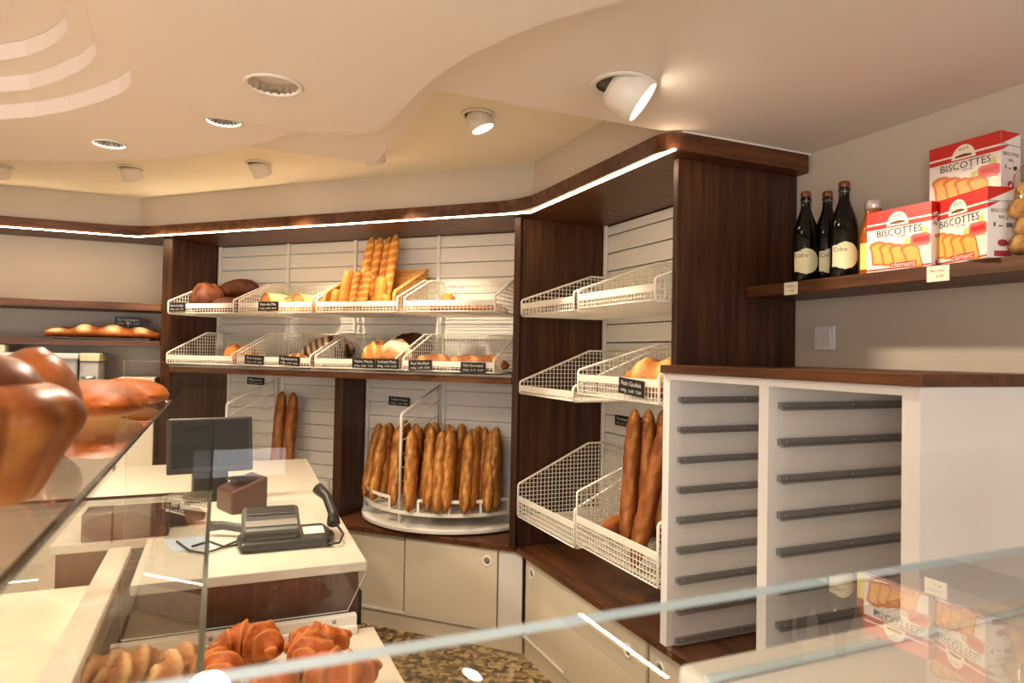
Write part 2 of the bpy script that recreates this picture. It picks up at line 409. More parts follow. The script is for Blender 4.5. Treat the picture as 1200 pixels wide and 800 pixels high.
# local boxes around a base point
b = W1(-3.815, 3.35, .577); panel('dark walnut upright at the left end of the diagonal bread wall', (-.042, 0, 0), (.042, .40, 1.756), RZ1, base=b)
b = W1(-1.302, 3.35, .577); panel('walnut upright closing the right end of the diagonal bread wall', (-.017, 0, 0), (.017, .40, 1.756), RZ1, base=b)
panel('walnut side panel left of the right-hand wire baskets', (0, 0, 0), (.50, .03, 1.756), base=Vector((1.492, 3.305, .577)))
panel('wide walnut end panel behind the cider bottles', (0, 0, 0), (.582, .03, 1.756), base=Vector((1.533, 2.027, .577)))
b = W1(-2.527, 3.50, .577); panel('short walnut post under the shelf between the two round carousels', (-.031, 0, 0), (.031, .245, .861), RZ1, base=b)

# slat panels
def slatwall(name, label, u0, u1, z0, z1, base, rot, ups, pitch=.088):
    t = thing(name, label, 'wall panel', base, rot)
    m = MB(); z = z0
    while z < z1 - .01:
        h = min(pitch, z1 - z)
        # each slat: tilted board, proud at the bottom
        m._add([(u0, .004, z), (u1, .004, z), (u1, .010, z + h - .006), (u0, .010, z + h - .006), (u0, .018, z + h - .006), (u1, .018, z + h - .006), (u0, .018, z + h), (u1, .018, z + h),
                (u0, .018, z), (u1, .018, z)],
               [(0, 1, 2, 3), (3, 2, 5, 4), (4, 5, 7, 6), (0, 8, 9, 1)])
        z += pitch
    m.box((u0, .018, z0), (u1, .026, z1))
    m.build('slats', slat_m, t, fix=False)
    for x in ups: MB().box((x - .011, -.012, z0), (x + .011, .004, z1)).build('upright_rail', white_m, t, .002)
    return t
VS = 3.755
def w1z(px, py): return uvz(at(px, py, V=VS))
slatwall('slat_panel', 'white slatted panel behind both rows of wire baskets on the diagonal wall', -3.772, -1.32, 1.492, 2.333, W1(0, VS), RZ1, [-3.755, -3.15, -2.60, -1.985], .096)
slatwall('slat_panel', 'white slatted panel low at left behind two single baguettes', -3.66, -2.56, .577, 1.437, W1(0, VS), RZ1, [-3.645, -3.17])
slatwall('slat_panel', 'white slatted panel low at right behind the full baguette carousel', -2.494, -1.32, .577, 1.437, W1(0, VS), RZ1, [-2.48, -1.93])
slatwall('slat_panel', 'white slatted panel at the back of the right-hand basket bay', -3.30, -2.062, .577, 2.333, Vector((1.995, 0, 0)), RZ2, [-3.285, -2.077], .1)
# dark recess panel left of the low left slat panel
tag(MB().box((-3.772, VS + .004, .577), (-3.664, VS + .03, 1.437)).build('back_board', woodV, rot=RZ1), 'narrow dark walnut strip left of the low left slatted panel', 'panel')

# bread shelf (diagonal wall)
sh = thing('wall_shelf', 'dark walnut shelf carrying the lower row of diagonal wire baskets', 'shelf', W1(-2.545, 3.345, 1.44), RZ1)
MB().box((-1.224, 0, 0), (1.224, .41, .034)).build('board', woodX, sh, .002)
MB().box((-1.224, .004, .035), (1.224, .41, .047)).build('cover_sheet', silver_m, sh)
# worktop L
wt = [tuple(W1(-3.86, 3.383)[:2]), (1.477, 3.307), (1.477, 1.0), (2.118, 1.0), (2.118, 3.30), tuple(W1(-1.32, 3.82)[:2]), tuple(W1(-3.86, 3.82)[:2])]
tag(MB().prism(wt, .546, .575).build('worktop', woodY, bevel=.002), 'low dark walnut worktop bending under the bread wall', 'worktop')
# back shelves (left)
def back_shelf(z0, z1, label):
    y0 = 5.1
    po = [(-3.19, y0), (y0 - 5.462, y0), (5.49 - 5.462, 5.49), (-3.19, 5.49)]
    return tag(MB().prism(po, z0, z1).build('wall_shelf', woodX, bevel=.002), label, 'shelf')
back_shelf(1.845, 1.893, 'upper empty walnut shelf on the far left back wall')
back_shelf(1.606, 1.645, 'lower walnut shelf on the far left back wall under a wheat-ear loaf')

# ================================================================== BASE CABINETS
bc = thing('base_cabinet', 'low cream cabinet with sliding doors under the carousels', 'cabinet', W1(0, 3.41), RZ1)
MB().box((-3.85, .02, .08), (-1.285, .40, .545)).build('carcass', cab_m, bc)
MB().box((-3.85, .012, 0), (-1.262, .39, .10)).build('plinth', cab_m, bc)
MB().box((-3.85, -.004, .10), (-1.262, .02, .113)).build('door_track', white_m, bc, .001)
MB().box((-3.85, .004, .113), (-1.99, .018, .542)).build('sliding_door', cab_m, bc, .001)
d2 = MB().box((-1.975, -.006, .113), (-1.407, .008, .542)).build('sliding_door', cab_m, bc, .001)
MB().box((-1.398, -.002, .113), (-1.262, .018, .542)).build('filler_panel', white_m, bc, .001)
def ring_pull(x, y, z, parent, r=.028):
    Mx = Matrix.Translation((x, y, z)) @ Matrix.Rotation(PI / 2, 4, 'X')
    return MB().lathe([(r - .010, 0), (r - .010, .004), (r - .007, .006), (r, .006), (r + .003, .003), (r + .003, 0)], 24, 0, Mx).lathe([(.0005, .0005), (r - .009, .0005), (r - .009, .0015), (.0005, .0015)], 20, 1, Mx).build('finger_pull', [wire_m, mgrey_m], parent)
u, v, z = uvz(at(571, 657, V=3.404)); ring_pull(u, -.006, z, d2)
rc = thing('base_cabinet', 'low cream cabinet with round finger pulls under the tall right-hand worktop', 'cabinet', (1.52, 0, 0), RZ2)
MB().box((-3.285, .02, .08), (-1.0, .58, .545)).build('carcass', cab_m, rc)
MB().box((-3.285, .012, 0), (-1.0, .56, .10)).build('plinth', cab_m, rc)
MB().box((-3.285, -.004, .10), (-1.0, .02, .113)).build('door_track', white_m, rc, .001)
da = MB().box((-3.27, .004, .113), (-2.80, .018, .542)).build('sliding_door', cab_m, rc, .001)
db = MB().box((-2.815, -.007, .113), (-2.16, .008, .542)).build('sliding_door', cab_m, rc, .001)
dc = MB().box((-2.15, .004, .113), (-1.0, .018, .542)).build('sliding_door', cab_m, rc, .001)
for q, dd, yy in (((622, 672), da, .004), ((737, 762), db, -.007), ((772, 784), dc, .004)):
    p3 = at(q[0], q[1], X=1.517); ring_pull(-p3.y, yy, p3.z, dd)

# ================================================================== TRAY RACK
rk = thing('tray_rack', 'white open cabinet with two columns of grey tray runners', 'cabinet', (1.477, 0, .576))
T = .966
MB().box((0, 1.985, 0), (.62, 2.022, T)).build('side_panel', rack_m, rk, .001)
MB().box((0, 1.514, 0), (.62, 1.552, T)).build('middle_panel', rack_m, rk, .001)
MB().box((0, 1.048, 0), (.62, 1.094, T)).build('side_panel', rack_m, rk, .001)
MB().box((.622, 1.048, 0), (.64, 2.022, T)).build('back_panel', rack_m, rk)
MB().box((.002, 1.552, T - .022), (.62, 1.985, T)).box((.002, 1.094, T - .022), (.62, 1.514, T)).build('top_panel', rack_m, rk)
def runner(y, z):
    m = MB().box((.035, y - .014, z - .020), (.60, y, z - .001)).box((.035, y - .022, z - .024), (.60, y - .012, z - .018))
    o = m.build('tray_runner', steel_m, rk, .001)
    for xx in (.06, .33): MB().cyl((xx, y - .016, z - .010), (xx, y - .0125, z - .010), .004, 8).build('screw', screw_m, o)
for i in range(9):
    runner(1.985, 1.459 - .1068 * i - .576)
    if i < 9: runner(1.514, 1.474 - .1068 * i - .576)
tag(MB().box((1.462, 1.038, 1.543), (2.118, 2.024, 1.572)).build('worktop', woodY, bevel=.002), 'dark walnut top board on the white tray cabinet', 'worktop')

# ================================================================== WIRE BASKETS
def basket(label, w, d, hf, hb, yflat, rail_z, loc, rot, group, pitch=.022):
    t = thing('wire_basket', label, 'basket', loc, rot, group)
    def outline(x): return [(x, 0, .012), (x, 0, hf - .012), (x, .004, hf - .003), (x, .013, hf + .002), (x, yflat, hb), (x, d - .008, hb), (x, d, hb - .01), (x, d, .008), (x, d - .01, .002), (x, .01, .002)]
    for x in (0, w): MB().tube(outline(x), .0056, 8, closed=True).build('side_frame', wire_m, t)
    MB().box((.004, -.0035, rail_z), (w - .004, .0015, rail_z + .030)).build('front_rail', wire_m, t, .001)
    for y_, z_ in ((0, .004), (d, .004), (d, hb)): MB().cyl((0, y_, z_), (w, y_, z_), .0035, 6).build('cross_rod', wire_m, t)
    def top(y): return hf + (hb - hf) * min(1, max(0, y / yflat))
    for x in (.001, w - .001):
        m = MB(); n = int(d / pitch)
        for i in range(1, n):
            y = d * i / n; m.wire((x, y, .002), (x, y, top(y)))
        k = 1
        while k * pitch < hb:
            z = k * pitch; y0 = 0 if z < hf else yflat * (z - hf) / (hb - hf)
            m.wire((x, y0, z), (x, d, z)); k += 1
        m.build('side_mesh', wire_m, t)
    m = MB(); n = int(w / pitch)
    for i in range(1, n): m.wire((w * i / n, 0, .002), (w * i / n, d, .002))
    n = int(d / pitch)
    for i in range(1, n): m.wire((0, d * i / n, .004), (w, d * i / n, .004))
    m.build('bottom_mesh', wire_m, t)
    m = MB(); n = int(w / pitch)
    for i in range(1, n): m.wire((w * i / n, 0, .002), (w * i / n, 0, rail_z + .004))
    k = 1
    while k * pitch < rail_z: m.wire((0, 0, k * pitch), (w, 0, k * pitch)); k += 1
    m.build('front_mesh', wire_m, t)
    m = MB()
    for i in range(1, n): m.wire((w * i / n, d, .002), (w * i / n, d, hb))
    k = 1
    while k * pitch < hb: m.wire((0, d, k * pitch), (w, d, k * pitch)); k += 1
    m.build('back_mesh', wire_m, t)
    return t
GU, GL = 'upper row of wire baskets on the diagonal wall', 'lower row of wire baskets on the diagonal wall'
VF, BD = 3.267, .468
UX = [(-3.70, -3.158), (-3.11, -2.563), (-2.527, -1.978), (-1.935, -1.389)]
b0 = basket('white wire basket of dark rye loaves, leftmost of the upper row', .544, BD, .086, .208, .30, .034, W1(UX[0][0], VF, 1.822), RZ1, GU)
for k, lab in ((1, 'white wire basket of pale halved loaves in the upper row'), (2, 'white wire basket holding the wicker basket of baguettes'), (3, 'nearly empty white wire basket at the right of the upper row')):
    dup(b0, W1(UX[k][0], VF, 1.822), RZ1, lab)
b1 = basket('white wire basket with two small orange loaves, leftmost of the lower row', .544, BD, .074, .212, .325, .028, W1(-3.70, VF, 1.497), RZ1, GL)
for k, lab in ((1, 'white wire basket with a striped rye loaf in the lower row'), (2, 'white wire basket with floured round loaf in the lower row'), (3, 'white wire basket of flat brown loaves, rightmost of the lower row')):
    dup(b1, W1(UX[k][0], VF, 1.497), RZ1, lab)
GR = 'wire baskets in the right-hand bay'
XF = 1.47
c0 = basket('empty white wire basket at top left of the right-hand bay', .575, .51, .088, .236, .42, .036, (XF, 3.268, 1.802), RZ2, GR)
dup(c0, (XF, 2.648, 1.806), RZ2, 'empty white wire basket at top right of the right-hand bay')
c1 = basket('empty white wire basket in the middle row beside the walnut side panel', .585, .51, .070, .236, .42, .018, (XF, 3.270, 1.390), RZ2, GR)
basket('white wire basket holding the scored golden loaf, middle row of right-hand bay', .60, .50, .112, .232, .42, .062, (XF, 2.640, 1.425), RZ2, GR)
basket('deep empty white wire basket low beside the walnut side panel', .615, .51, .178, .375, .42, .085, (XF, 3.268, .742), RZ2, GR)
basket('deep white wire basket holding dark baguettes next to the tray cabinet', .60, .50, .235, .40, .42, .10, (XF, 2.632, .765), RZ2, GR)

# ================================================================== BREAD
def loaf(L, W, H, seed=0, slash='none', nsl=5, end=2.2, nse=.04, ns=26, nc=18, flat=.35, bend=0, amp=.03, ea=None):
    """a loaf lying along local x, resting on z = 0"""
    m = MB(); rings = []; attr = []
    for i in range(ns + 1):
        t = -1 + 2 * i / ns; t = math.sin(t * PI / 2) if end < 3 else t
        tp = max(.03, (1 - abs(t) ** end)) ** .5
        ring = []
        for k in range(nc):
            a = 2 * PI * k / nc
            cy, cz = math.cos(a), math.sin(a)
            if cz < 0: cz *= flat * 1.2
            sl = 0; bump = 1
            up = max(0, math.sin(a))
            if slash == 'diag':
                s = math.sin((t * nsl + cy * .55) * PI); sl = max(0, s - .25) * 1.5 * min(1, up * 1.6); bump += amp * (s if up > .1 else 0) * up
            elif slash == 'long':
                s = max(0, 1 - abs(cy - .12 * math.sin(t * nsl * 2)) * 3.2) * (1 if up > .2 else 0); sl = s * (.35 + .65 * abs(math.sin(t * nsl * PI))); bump += amp * s
            elif slash == 'cross':
                s1 = math.sin(t * nsl * PI) > .82; s2 = math.sin(cy * nsl * 2.2) > .82
                sl = (.9 if (s1 or s2) else 0) * up; bump -= amp * sl
            elif slash == 'stripe':
                s = math.sin(t * nsl * PI + seed); sl = max(0, min(1, s * 3)) * (1 if up > .05 else .2); bump += amp * s * up
            elif slash == 'flour':
                sl = min(1, max(0, up * 1.5 - .35 + .6 * noise.noise(Vector((t * 4, cy * 3, seed)))))
            nz_ = 1 + nse * noise.noise(Vector((t * L * 18 + seed * 3.1, cy * 2.2, math.sin(a) * 2.2 + seed)))*2
            rr = tp * bump * nz_
            y = W / 2 * cy * rr + bend * (t * t - .4); zz = H * (flat * .4 + .0) + H * (1 - flat * .4) * cz * rr if cz >= 0 else H * flat * .4 + H * cz * rr
            ring.append(Vector((t * L / 2, y, zz))); attr.append(min(1, max(0, sl)))
        rings.append(ring)
    m.loft(rings); zmin = min(q.z for q in m.v)
    for q in m.v: q.z -= zmin
    m.a = attr
    return m
def put(m, name, mat, label, cat, M, group=None):
    o = m.build(name, mat); o.matrix_world = M; return tag(o, label, cat, group)
def again(o, M, label, group=None):
    c = o.copy(); C.objects.link(c); c.matrix_world = M; c['label'] = label
    if group: c['group'] = group
    elif 'group' in c: del c['group']
    return c
def T_(p): return Matrix.Translation(p)
def Rz(a): return Matrix.Rotation(a, 4, 'Z')
def Rx(a): return Matrix.Rotation(a, 4, 'X')
def Ry(a): return Matrix.Rotation(a, 4, 'Y')
def lie1(u, v, z, a=0): return T_(W1(u, v, z)) @ Rz(RZ1 + math.radians(a))
ZU, ZL = 1.827, 1.504       # floors of the two basket rows
# --- upper basket 1: dark rye loaves
GB = 'rye loaves in the leftmost upper basket'
disc = loaf(.15, .30, .12, 3, 'none', nse=.03)
# round cut face towards the viewer
o = loaf(.17, .21, .15, 4, 'flour', end=6, nse=.02); 
put(loaf(.20, .22, .16, 4, 'cross', 3, end=4, nse=.03), 'rye_loaf', dark_m, 'big round brown rye loaf at front of the leftmost upper basket', 'bread', lie1(-3.50, 3.40, ZU, 70), GB)
put(loaf(.30, .13, .10, 9, 'none', nse=.03), 'rye_loaf', dark_m, 'oblong brown rye loaf lying on top of the pile in leftmost upper basket', 'bread', T_(W1(-3.39, 3.56, ZU + .118)) @ Rz(RZ1 + .25) @ Ry(-.12), GB)
put(loaf(.32, .15, .085, 12, 'none', nse=.03), 'rye_loaf', dark_m, 'smooth brown rye loaf lying low at right in leftmost upper basket', 'bread', lie1(-3.325, 3.40, ZU, 0), GB)
put(loaf(.30, .14, .115, 15, 'none', nse=.04), 'rye_loaf', darkest_m, 'nearly black rye loaf at the back of leftmost upper basket', 'bread', lie1(-3.31, 3.60, ZU, -4), GB)
put(loaf(.22, .15, .12, 17, 'none', nse=.04), 'rye_loaf', darkest_m, 'dark rye loaf under the oblong one in leftmost upper basket', 'bread', lie1(-3.585, 3.60, ZU, 6), GB)
# --- upper basket 2: pale halved loaves with a cut face
def half_loaf(label, M, L, W, H, seed, grp, mat=pale_m):
    m = MB(); nc = 20; rings = []; attr = []
    for i in range(12):
        t = i / 11; tp = (1 - t ** 3.2) ** .5 if t < 1 else .04
        ring = []
        for k in range(nc):
            a = 2 * PI * k / nc; cz = math.sin(a); cz = cz if cz > 0 else cz * .55
            ring.append(Vector((W / 2 * math.cos(a) * max(tp, .05), t * L, H * .36 + H * .64 * cz * max(tp, .05)))); attr.append(.15 + .5 * max(0, noise.noise(Vector((t * 3 + seed, a, 0)))))
        rings.append(ring)
    m.loft(rings); m.a = attr
    o = m.build('halved_loaf', mat); o.matrix_world = M; tag(o, label, 'bread', grp)
    f = MB(); f.poly([(W * .455 * math.cos(2 * PI * k / 24), -.002, H * .36 + (H * .585) * (math.sin(2 * PI * k / 24) if k <= 12 else .55 * math.sin(2 * PI * k / 24))) for k in range(24)])
    f.build('cut_face', crumb_m, o)
    e = MB().tube([(W * .49 * math.cos(2 * PI * k / 24), -.0005, H * .36 + H * .63 * (math.sin(2 * PI * k / 24) if k <= 12 else .55 * math.sin(2 * PI * k / 24))) for k in range(24)], .005, 6, closed=True)
    e.build('crust_rim', toastd_m if mat is pale_m else dark_m, o)
    return o
GH = 'pale halved loaves in the second upper basket'
half_loaf('halved pale loaf, leftmost in the second upper basket', lie1(-2.965, 3.335, ZU, -28), .24, .16, .125, 1, GH)
half_loaf('halved pale loaf in the middle of the second upper basket', lie1(-2.82, 3.40, ZU, 12), .24, .15, .105, 2, GH)
half_loaf('halved pale loaf with dark rim, right of middle in the second upper basket', lie1(-2.715, 3.33, ZU, -22), .24, .155, .115, 3, GH)
half_loaf('halved pale loaf at the right end of the second upper basket', lie1(-2.60, 3.37, ZU, -45), .22, .11, .10, 4, GH)
put(loaf(.32, .13, .10, 31, 'none'), 'oblong_loaf', pale_m, 'pale oblong loaf lying behind the halved ones in second upper basket', 'bread', lie1(-2.86, 3.645, ZU, 4))
# --- upper basket 3: wicker basket with baguettes
wk = thing('wicker_basket', 'honey coloured wicker basket with sloping sides full of baguettes', 'basket', W1(-2.255, 3.305, ZU), RZ1)
def weave(m, a, b, h0, h1, n, zoff=0):
    a = Vector(a); b = Vector(b); rows = 20; K = 28
    for r_ in range(rows):
        pts = []
        for k in range(K + 1):
            t = k / K; h = h0 + (h1 - h0) * t; q = a.lerp(b, t); w = .004 * math.sin(k * PI / 2 + r_ * PI)
            q = q + n * w; q.z = .006 + (h - .006) * (r_ + .5) / rows
            pts.append(q)
        m.tube(pts, min(.0125, (h1 + h0) / 2 / rows * .72), 5)
hfw, hbw = .03, .28
m = MB(); weave(m, (-.235, 0, 0), (.235, 0, 0), hfw, hfw, Vector((0, 1, 0))); m.build('front_wall', wicker_m, wk)
m = MB(); weave(m, (-.235, .37, 0), (.235, .37, 0), hbw, hbw, Vector((0, 1, 0))); m.build('back_wall', wicker_m, wk)
for sx in (-1, 1):
    m = MB(); weave(m, (.235 * sx, 0, 0), (.235 * sx, .37, 0), .11, hbw, Vector((1, 0, 0))); m.build('side_wall', wicker_m, wk)
    MB().tube([(.235 * sx, -.01, .0), (.235 * sx, -.012, .10), (.235 * sx, .0, .115), (.235 * sx, .37, hbw)], .011, 8).build('rolled_rim', wicker_m, wk)
MB().tube([(-.235, -.004, hfw + .004), (.235, -.004, hfw + .004)], .010, 8).tube([(-.235, .37, hbw), (.235, .37, hbw)], .010, 8).build('rolled_rim', wicker_m, wk)
MB().box((-.23, .0, .001), (.23, .365, .008)).build('base', wicker_m, wk)
def stand(m_, p0, p1, spin=0):
    """matrix putting a loaf's long axis from p0 (bottom) to p1 (top), scored side turned by spin; loaf rests its axis on the line"""
    d = (Vector(p1) - Vector(p0)).normalized()
    view = (Vector((0, 0, 1.4)) - Vector(p0)); zax = (view - d * view.dot(d)).normalized(); yax = zax.cross(d)
    M = Matrix(((d.x, yax.x, zax.x), (d.y, yax.y, zax.y), (d.z, yax.z, zax.z))).to_4x4()
    return T_((Vector(p0) + Vector(p1)) / 2) @ M @ Rx(spin)
def bag(L, W, seed, slash='long', nsl=4, **k): return loaf(L, W, W * .92, seed, slash, nsl, end=5, ns=40, nc=14, flat=.95, **k)
GT = 'tall baguettes in the wicker basket'
tall = put(bag(.48, .060, 3, 'diag', 9, amp=.035), 'baguette', ficelle_m, 'tall golden baguette, leftmost of four at the back of the wicker basket', 'bread', stand(0, W1(-2.40, 3.50, ZU + .012), W1(-2.405, 3.64, ZU + .475)), GT)
for uu, vv, top, lab in ((-2.345, 3.52, .468, 'tall golden baguette, second from left at the back of the wicker basket'), (-2.285, 3.53, .47, 'tall golden baguette, third from left at the back of the wicker basket'), (-2.225, 3.51, .485, 'tall golden baguette, rightmost at the back of the wicker basket')):
    again(tall, stand(0, W1(uu, vv, ZU + .012), W1(uu - .004, vv + .13, ZU + top)), lab, GT)
GS = 'short bread sticks at the front of the wicker basket'
put(bag(.24, .072, 8, 'none', nse=.02), 'baguette', smooth_m, 'smooth half baguette standing at front left of the wicker basket', 'bread', stand(0, W1(-2.415, 3.365, ZU + .012), W1(-2.40, 3.405, ZU + .245)), GS)
st = put(bag(.23, .062, 9, 'diag', 6, amp=.05), 'baguette', ficelle_m, 'striped half baguette standing right of the smooth one in wicker basket', 'bread', stand(0, W1(-2.345, 3.365, ZU + .012), W1(-2.345, 3.415, ZU + .235)), GS)
again(st, stand(0, W1(-2.283, 3.35, ZU + .012), W1(-2.27, 3.40, ZU + .24)), 'striped half baguette leaning in the middle of the wicker basket front', GS)
put(bag(.19, .075, 11, 'none', nse=.02), 'baguette', smooth_m, 'short smooth bread end standing behind the lying piece in wicker basket', 'bread', stand(0, W1(-2.195, 3.41, ZU + .012), W1(-2.20, 3.44, ZU + .20)), GS)
put(bag(.11, .06, 12, 'none', nse=.02), 'baguette', smooth_m, 'small bread stub at the far left of the wicker basket', 'bread', stand(0, W1(-2.468, 3.35, ZU + .012), W1(-2.468, 3.38, ZU + .13)), GS)
put(bag(.13, .06, 13, 'none', nse=.02), 'baguette', smooth_m, 'short bread piece lying across the front right of wicker basket', 'bread', lie1(-2.14, 3.352, ZU + .012, -8), GS)
# --- upper basket 4
put(loaf(.11, .10, .09, 21, 'none'), 'bread_roll', gold_m, 'small golden roll alone at left in the rightmost upper basket', 'bread', lie1(-1.765, 3.46, ZU, 0))
GF = 'flat loaves in the rightmost upper basket'
fl = put(loaf(.27, .10, .045, 22, 'diag', 5, amp=.12), 'flat_loaf', flat_m, 'flat scored loaf at right front in the rightmost upper basket', 'bread', lie1(-1.535, 3.42, ZU, 3), GF)
again(fl, lie1(-1.56, 3.55, ZU, -3), 'flat scored loaf at right back in the rightmost upper basket', GF)
again(fl, lie1(-1.69, 3.345, ZU, 2), 'flat scored loaf at left front in the rightmost upper basket', GF)
# --- lower basket 1
o1 = put(loaf(.13, .14, .10, 33, 'none', nse=.03), 'small_loaf', smooth_m, 'small orange loaf at left in the leftmost lower basket', 'bread', lie1(-3.325, 3.46, ZL, 20))
again(o1, lie1(-3.21, 3.46, ZL, -30), 'small orange loaf at right in the leftmost lower basket')
# --- lower basket 2
put(loaf(.34, .17, .15, 35, 'stripe', 8, nse=.02, amp=.03, end=2.6), 'striped_loaf', zebra_m, 'dark rye loaf with white floury stripes in the second lower basket', 'bread', T_(W1(-2.635, 3.56, ZL)) @ Rz(RZ1 + .5) @ Ry(-.28))
put(loaf(.17, .10, .06, 36, 'diag', 3), 'flat_loaf', flat_m, 'small brown flat loaf beside the striped one in second lower basket', 'bread', lie1(-2.745, 3.37, ZL, 8))
# --- lower basket 3
put(loaf(.20, .18, .125, 41, 'diag', 4, amp=.06), 'round_loaf', gold_m, 'golden scored round loaf at left in the third lower basket', 'bread', lie1(-2.185, 3.41, ZL, 30))
put(loaf(.19, .19, .135, 42, 'flour', amp=.03), 'round_loaf', flour_m, 'white floured round loaf in the middle of the third lower basket', 'bread', lie1(-2.06, 3.40, ZL, 0))
put(loaf(.30, .14, .14, 43, 'none'), 'rye_loaf', darkest_m, 'dark rye loaf leaning at the back of the third lower basket', 'bread', T_(W1(-2.075, 3.60, ZL + .035)) @ Rz(RZ1 + .2) @ Ry(-.22))
# --- lower basket 4
GQ = 'flat brown loaves in the rightmost lower basket'
q0 = put(loaf(.24, .13, .068, 51, 'diag', 2, amp=.1), 'flat_loaf', flat_m, 'flat brown loaf, leftmost in the rightmost lower basket', 'bread', lie1(-1.80, 3.38, ZL, 16), GQ)
for uu, vv, a_, lab in ((-1.685, 3.53, 8, 'flat brown loaf, second from left in the rightmost lower basket'), (-1.61, 3.40, 20, 'flat brown loaf, third from left in the rightmost lower basket'), (-1.485, 3.40, 12, 'flat brown loaf, rightmost in the rightmost lower basket')):
    again(q0, lie1(uu, vv, ZL, a_), lab, GQ)
# --- right bay, middle basket: big golden loaf
put(loaf(.40, .27, .125, 61, 'diag', 3, amp=.10, end=2.6), 'oblong_loaf', gold_m, 'large golden scored loaf behind the price tag in right-hand bay', 'bread', T_((1.66, 2.25, 1.433)) @ Rz(-PI / 2 + .25))
# --- right bay, low basket: dark baguettes
GD = 'dark baguettes leaning in the deep right-hand basket'
dk = put(bag(.58, .072, 71, 'long', 4, amp=.12, nse=.07), 'baguette', baguette2_m, 'dark baguette leaning back, leftmost in the deep right-hand basket', 'bread', stand(0, (1.62, 2.47, .785), (1.745, 2.60, 1.345)), GD)
again(dk, stand(0, (1.68, 2.42, .785), (1.81, 2.585, 1.345)), 'dark baguette leaning back, second from left in the deep right-hand basket', GD)
again(dk, stand(0, (1.74, 2.37, .785), (1.87, 2.56, 1.345)), 'dark baguette leaning back, third from left in the deep right-hand basket', GD)
again(dk, stand(0, (1.535, 2.275, .785), (1.655, 2.235, 1.345)), 'dark baguette nearest the front rail of the deep right-hand basket', GD)
again(dk, stand(0, (1.56, 2.115, .785), (1.76, 2.10, 1.33)), 'dark baguette at the right end of the deep right-hand basket by the tray cabinet', GD)
put(bag(.40, .075, 72, 'long', 3, amp=.08), 'baguette', baguette2_m, 'dark baguette lying on the floor of the deep right-hand basket', 'bread', T_((1.76, 2.575, .775)) @ Rz(.06), GD)

# ================================================================== CAROUSELS
def carousel(label, cu, cv, R, ang):
    t = thing('bread_carousel', label, 'bread stand', W1(cu, cv, .576), RZ1)
    vmax = VS - .016 - cv
    def arc(r, n=60):
        lim = math.asin(min(1, vmax / r)) if vmax < r else PI / 2
        a0, a1 = PI - lim, 2 * PI + lim
        return [(r * math.cos(a0 + (a1 - a0) * i / n), r * math.sin(a0 + (a1 - a0) * i / n)) for i in range(n + 1)]
    MB().prism(arc(R), .010, .036).build('base_disc', white_m, t, .006)
    MB().prism(arc(R * .55), 0, .010).build('swivel_base', white_m, t)
    # wire floor
    m = MB(); rr = R - .03; zf = .106
    y = -rr
    while y < vmax:
        x = math.sqrt(max(0, rr * rr - y * y)); m.wire((-x, y, zf), (x, y, zf), .0018); y += .02
    x = -rr
    while x < rr:
        yy = math.sqrt(max(0, rr * rr - x * x)); m.wire((x, -yy, zf + .003), (x, min(vmax, yy), zf + .003), .0018); x += .05
    m.build('wire_floor', wire_m, t)
    def rail(z, h, r, a_from, a_to):
        P = arc(r); n = len(P); P = P[int(n * a_from):max(2, int(n * a_to))]
        m = MB(); rings = []
        for (x, y) in P:
            q = Vector((x, y, 0)).normalized()
            rings.append([Vector((x, y, z)), Vector((x, y, z + h)), Vector((x, y, z + h)) - q * .004, Vector((x, y, z)) - q * .004])
        m.loft(rings, sm=False); return m
    rail(.100, .020, R - .025, 0, 1).build('lower_rail', wire_m, t)
    fa = (ang + PI * .0) # divider direction
    lo, hi = .40, .53
    rail(.178, .018, R - .025, 0, lo).build('upper_rail', wire_m, t)
    rail(.178, .018, R - .025, hi, 1).build('upper_rail', wire_m, t)
    P = arc(R - .027); n = len(P)
    for f_ in (.08, .22, lo - .02, hi + .01, .66, .80, .93):
        x, y = P[min(n - 1, int(n * f_))]
        MB().box((-.007, -.002, .10), (.007, .002, .19), 0, Matrix.Translation((x, y, 0)) @ Matrix.Rotation(math.atan2(y, x) + PI / 2, 4, 'Z')).build('rail_post', wire_m, t)
    # divider frame
    dx, dy = math.cos(ang), math.sin(ang); rp = R - .06
    p0 = Vector((dx * rp, dy * rp, .03)); p1 = Vector((dx * rp, dy * rp, .665)); y2 = vmax - .02; k = y2 / dy if dy else 0
    p2 = Vector((dx * rp * .12, y2, .825)); p3 = Vector((dx * rp * .12, y2, .11))
    MB().tube([p0, p1 - Vector((0, 0, .01)), p1 + (p2 - p1).normalized() * .01, p2, p3], .0095, 8).build('divider_frame', wire_m, t)
    m = MB()
    for i in range(1, 8):
        a = p0.lerp(p1, i / 8); bq = Vector((p3.x, p3.y, p3.z + (p2.z - p3.z) * i / 8)); m.tube([a, bq], .0022, 5)
    m.build('divider_wires', wire_m, t)
    return t
CU, CV, CR = -1.93, 3.93, .58
carousel('white wire half-round carousel crowded with upright baguettes', CU, CV, CR, math.atan2(3.42 - CV, -2.03 - CU))
carousel('white half-round carousel holding two baguettes behind the till', -3.18, CV, CR, math.atan2(3.42 - CV, -3.363 + 3.18))
ZF = .576 + .112
GC = 'baguettes standing in the full carousel'
b0 = None; prot = []
for sd in range(4): prot.append((bag(.46, .066 + .005 * (sd % 2), 80 + sd * 7, 'long', 2.5 + sd, amp=.18, nse=.10), sd))
protos = {}
def cbag(i, p0, p1, label, grp=GC):
    sd = i % 4; M = stand(0, p0, p1, random.uniform(-.5, .5))
    if sd not in protos: protos[sd] = put(prot[sd][0], 'baguette', baguette_m, label, 'bread', M, grp)
    else: again(protos[sd], M, label, grp)
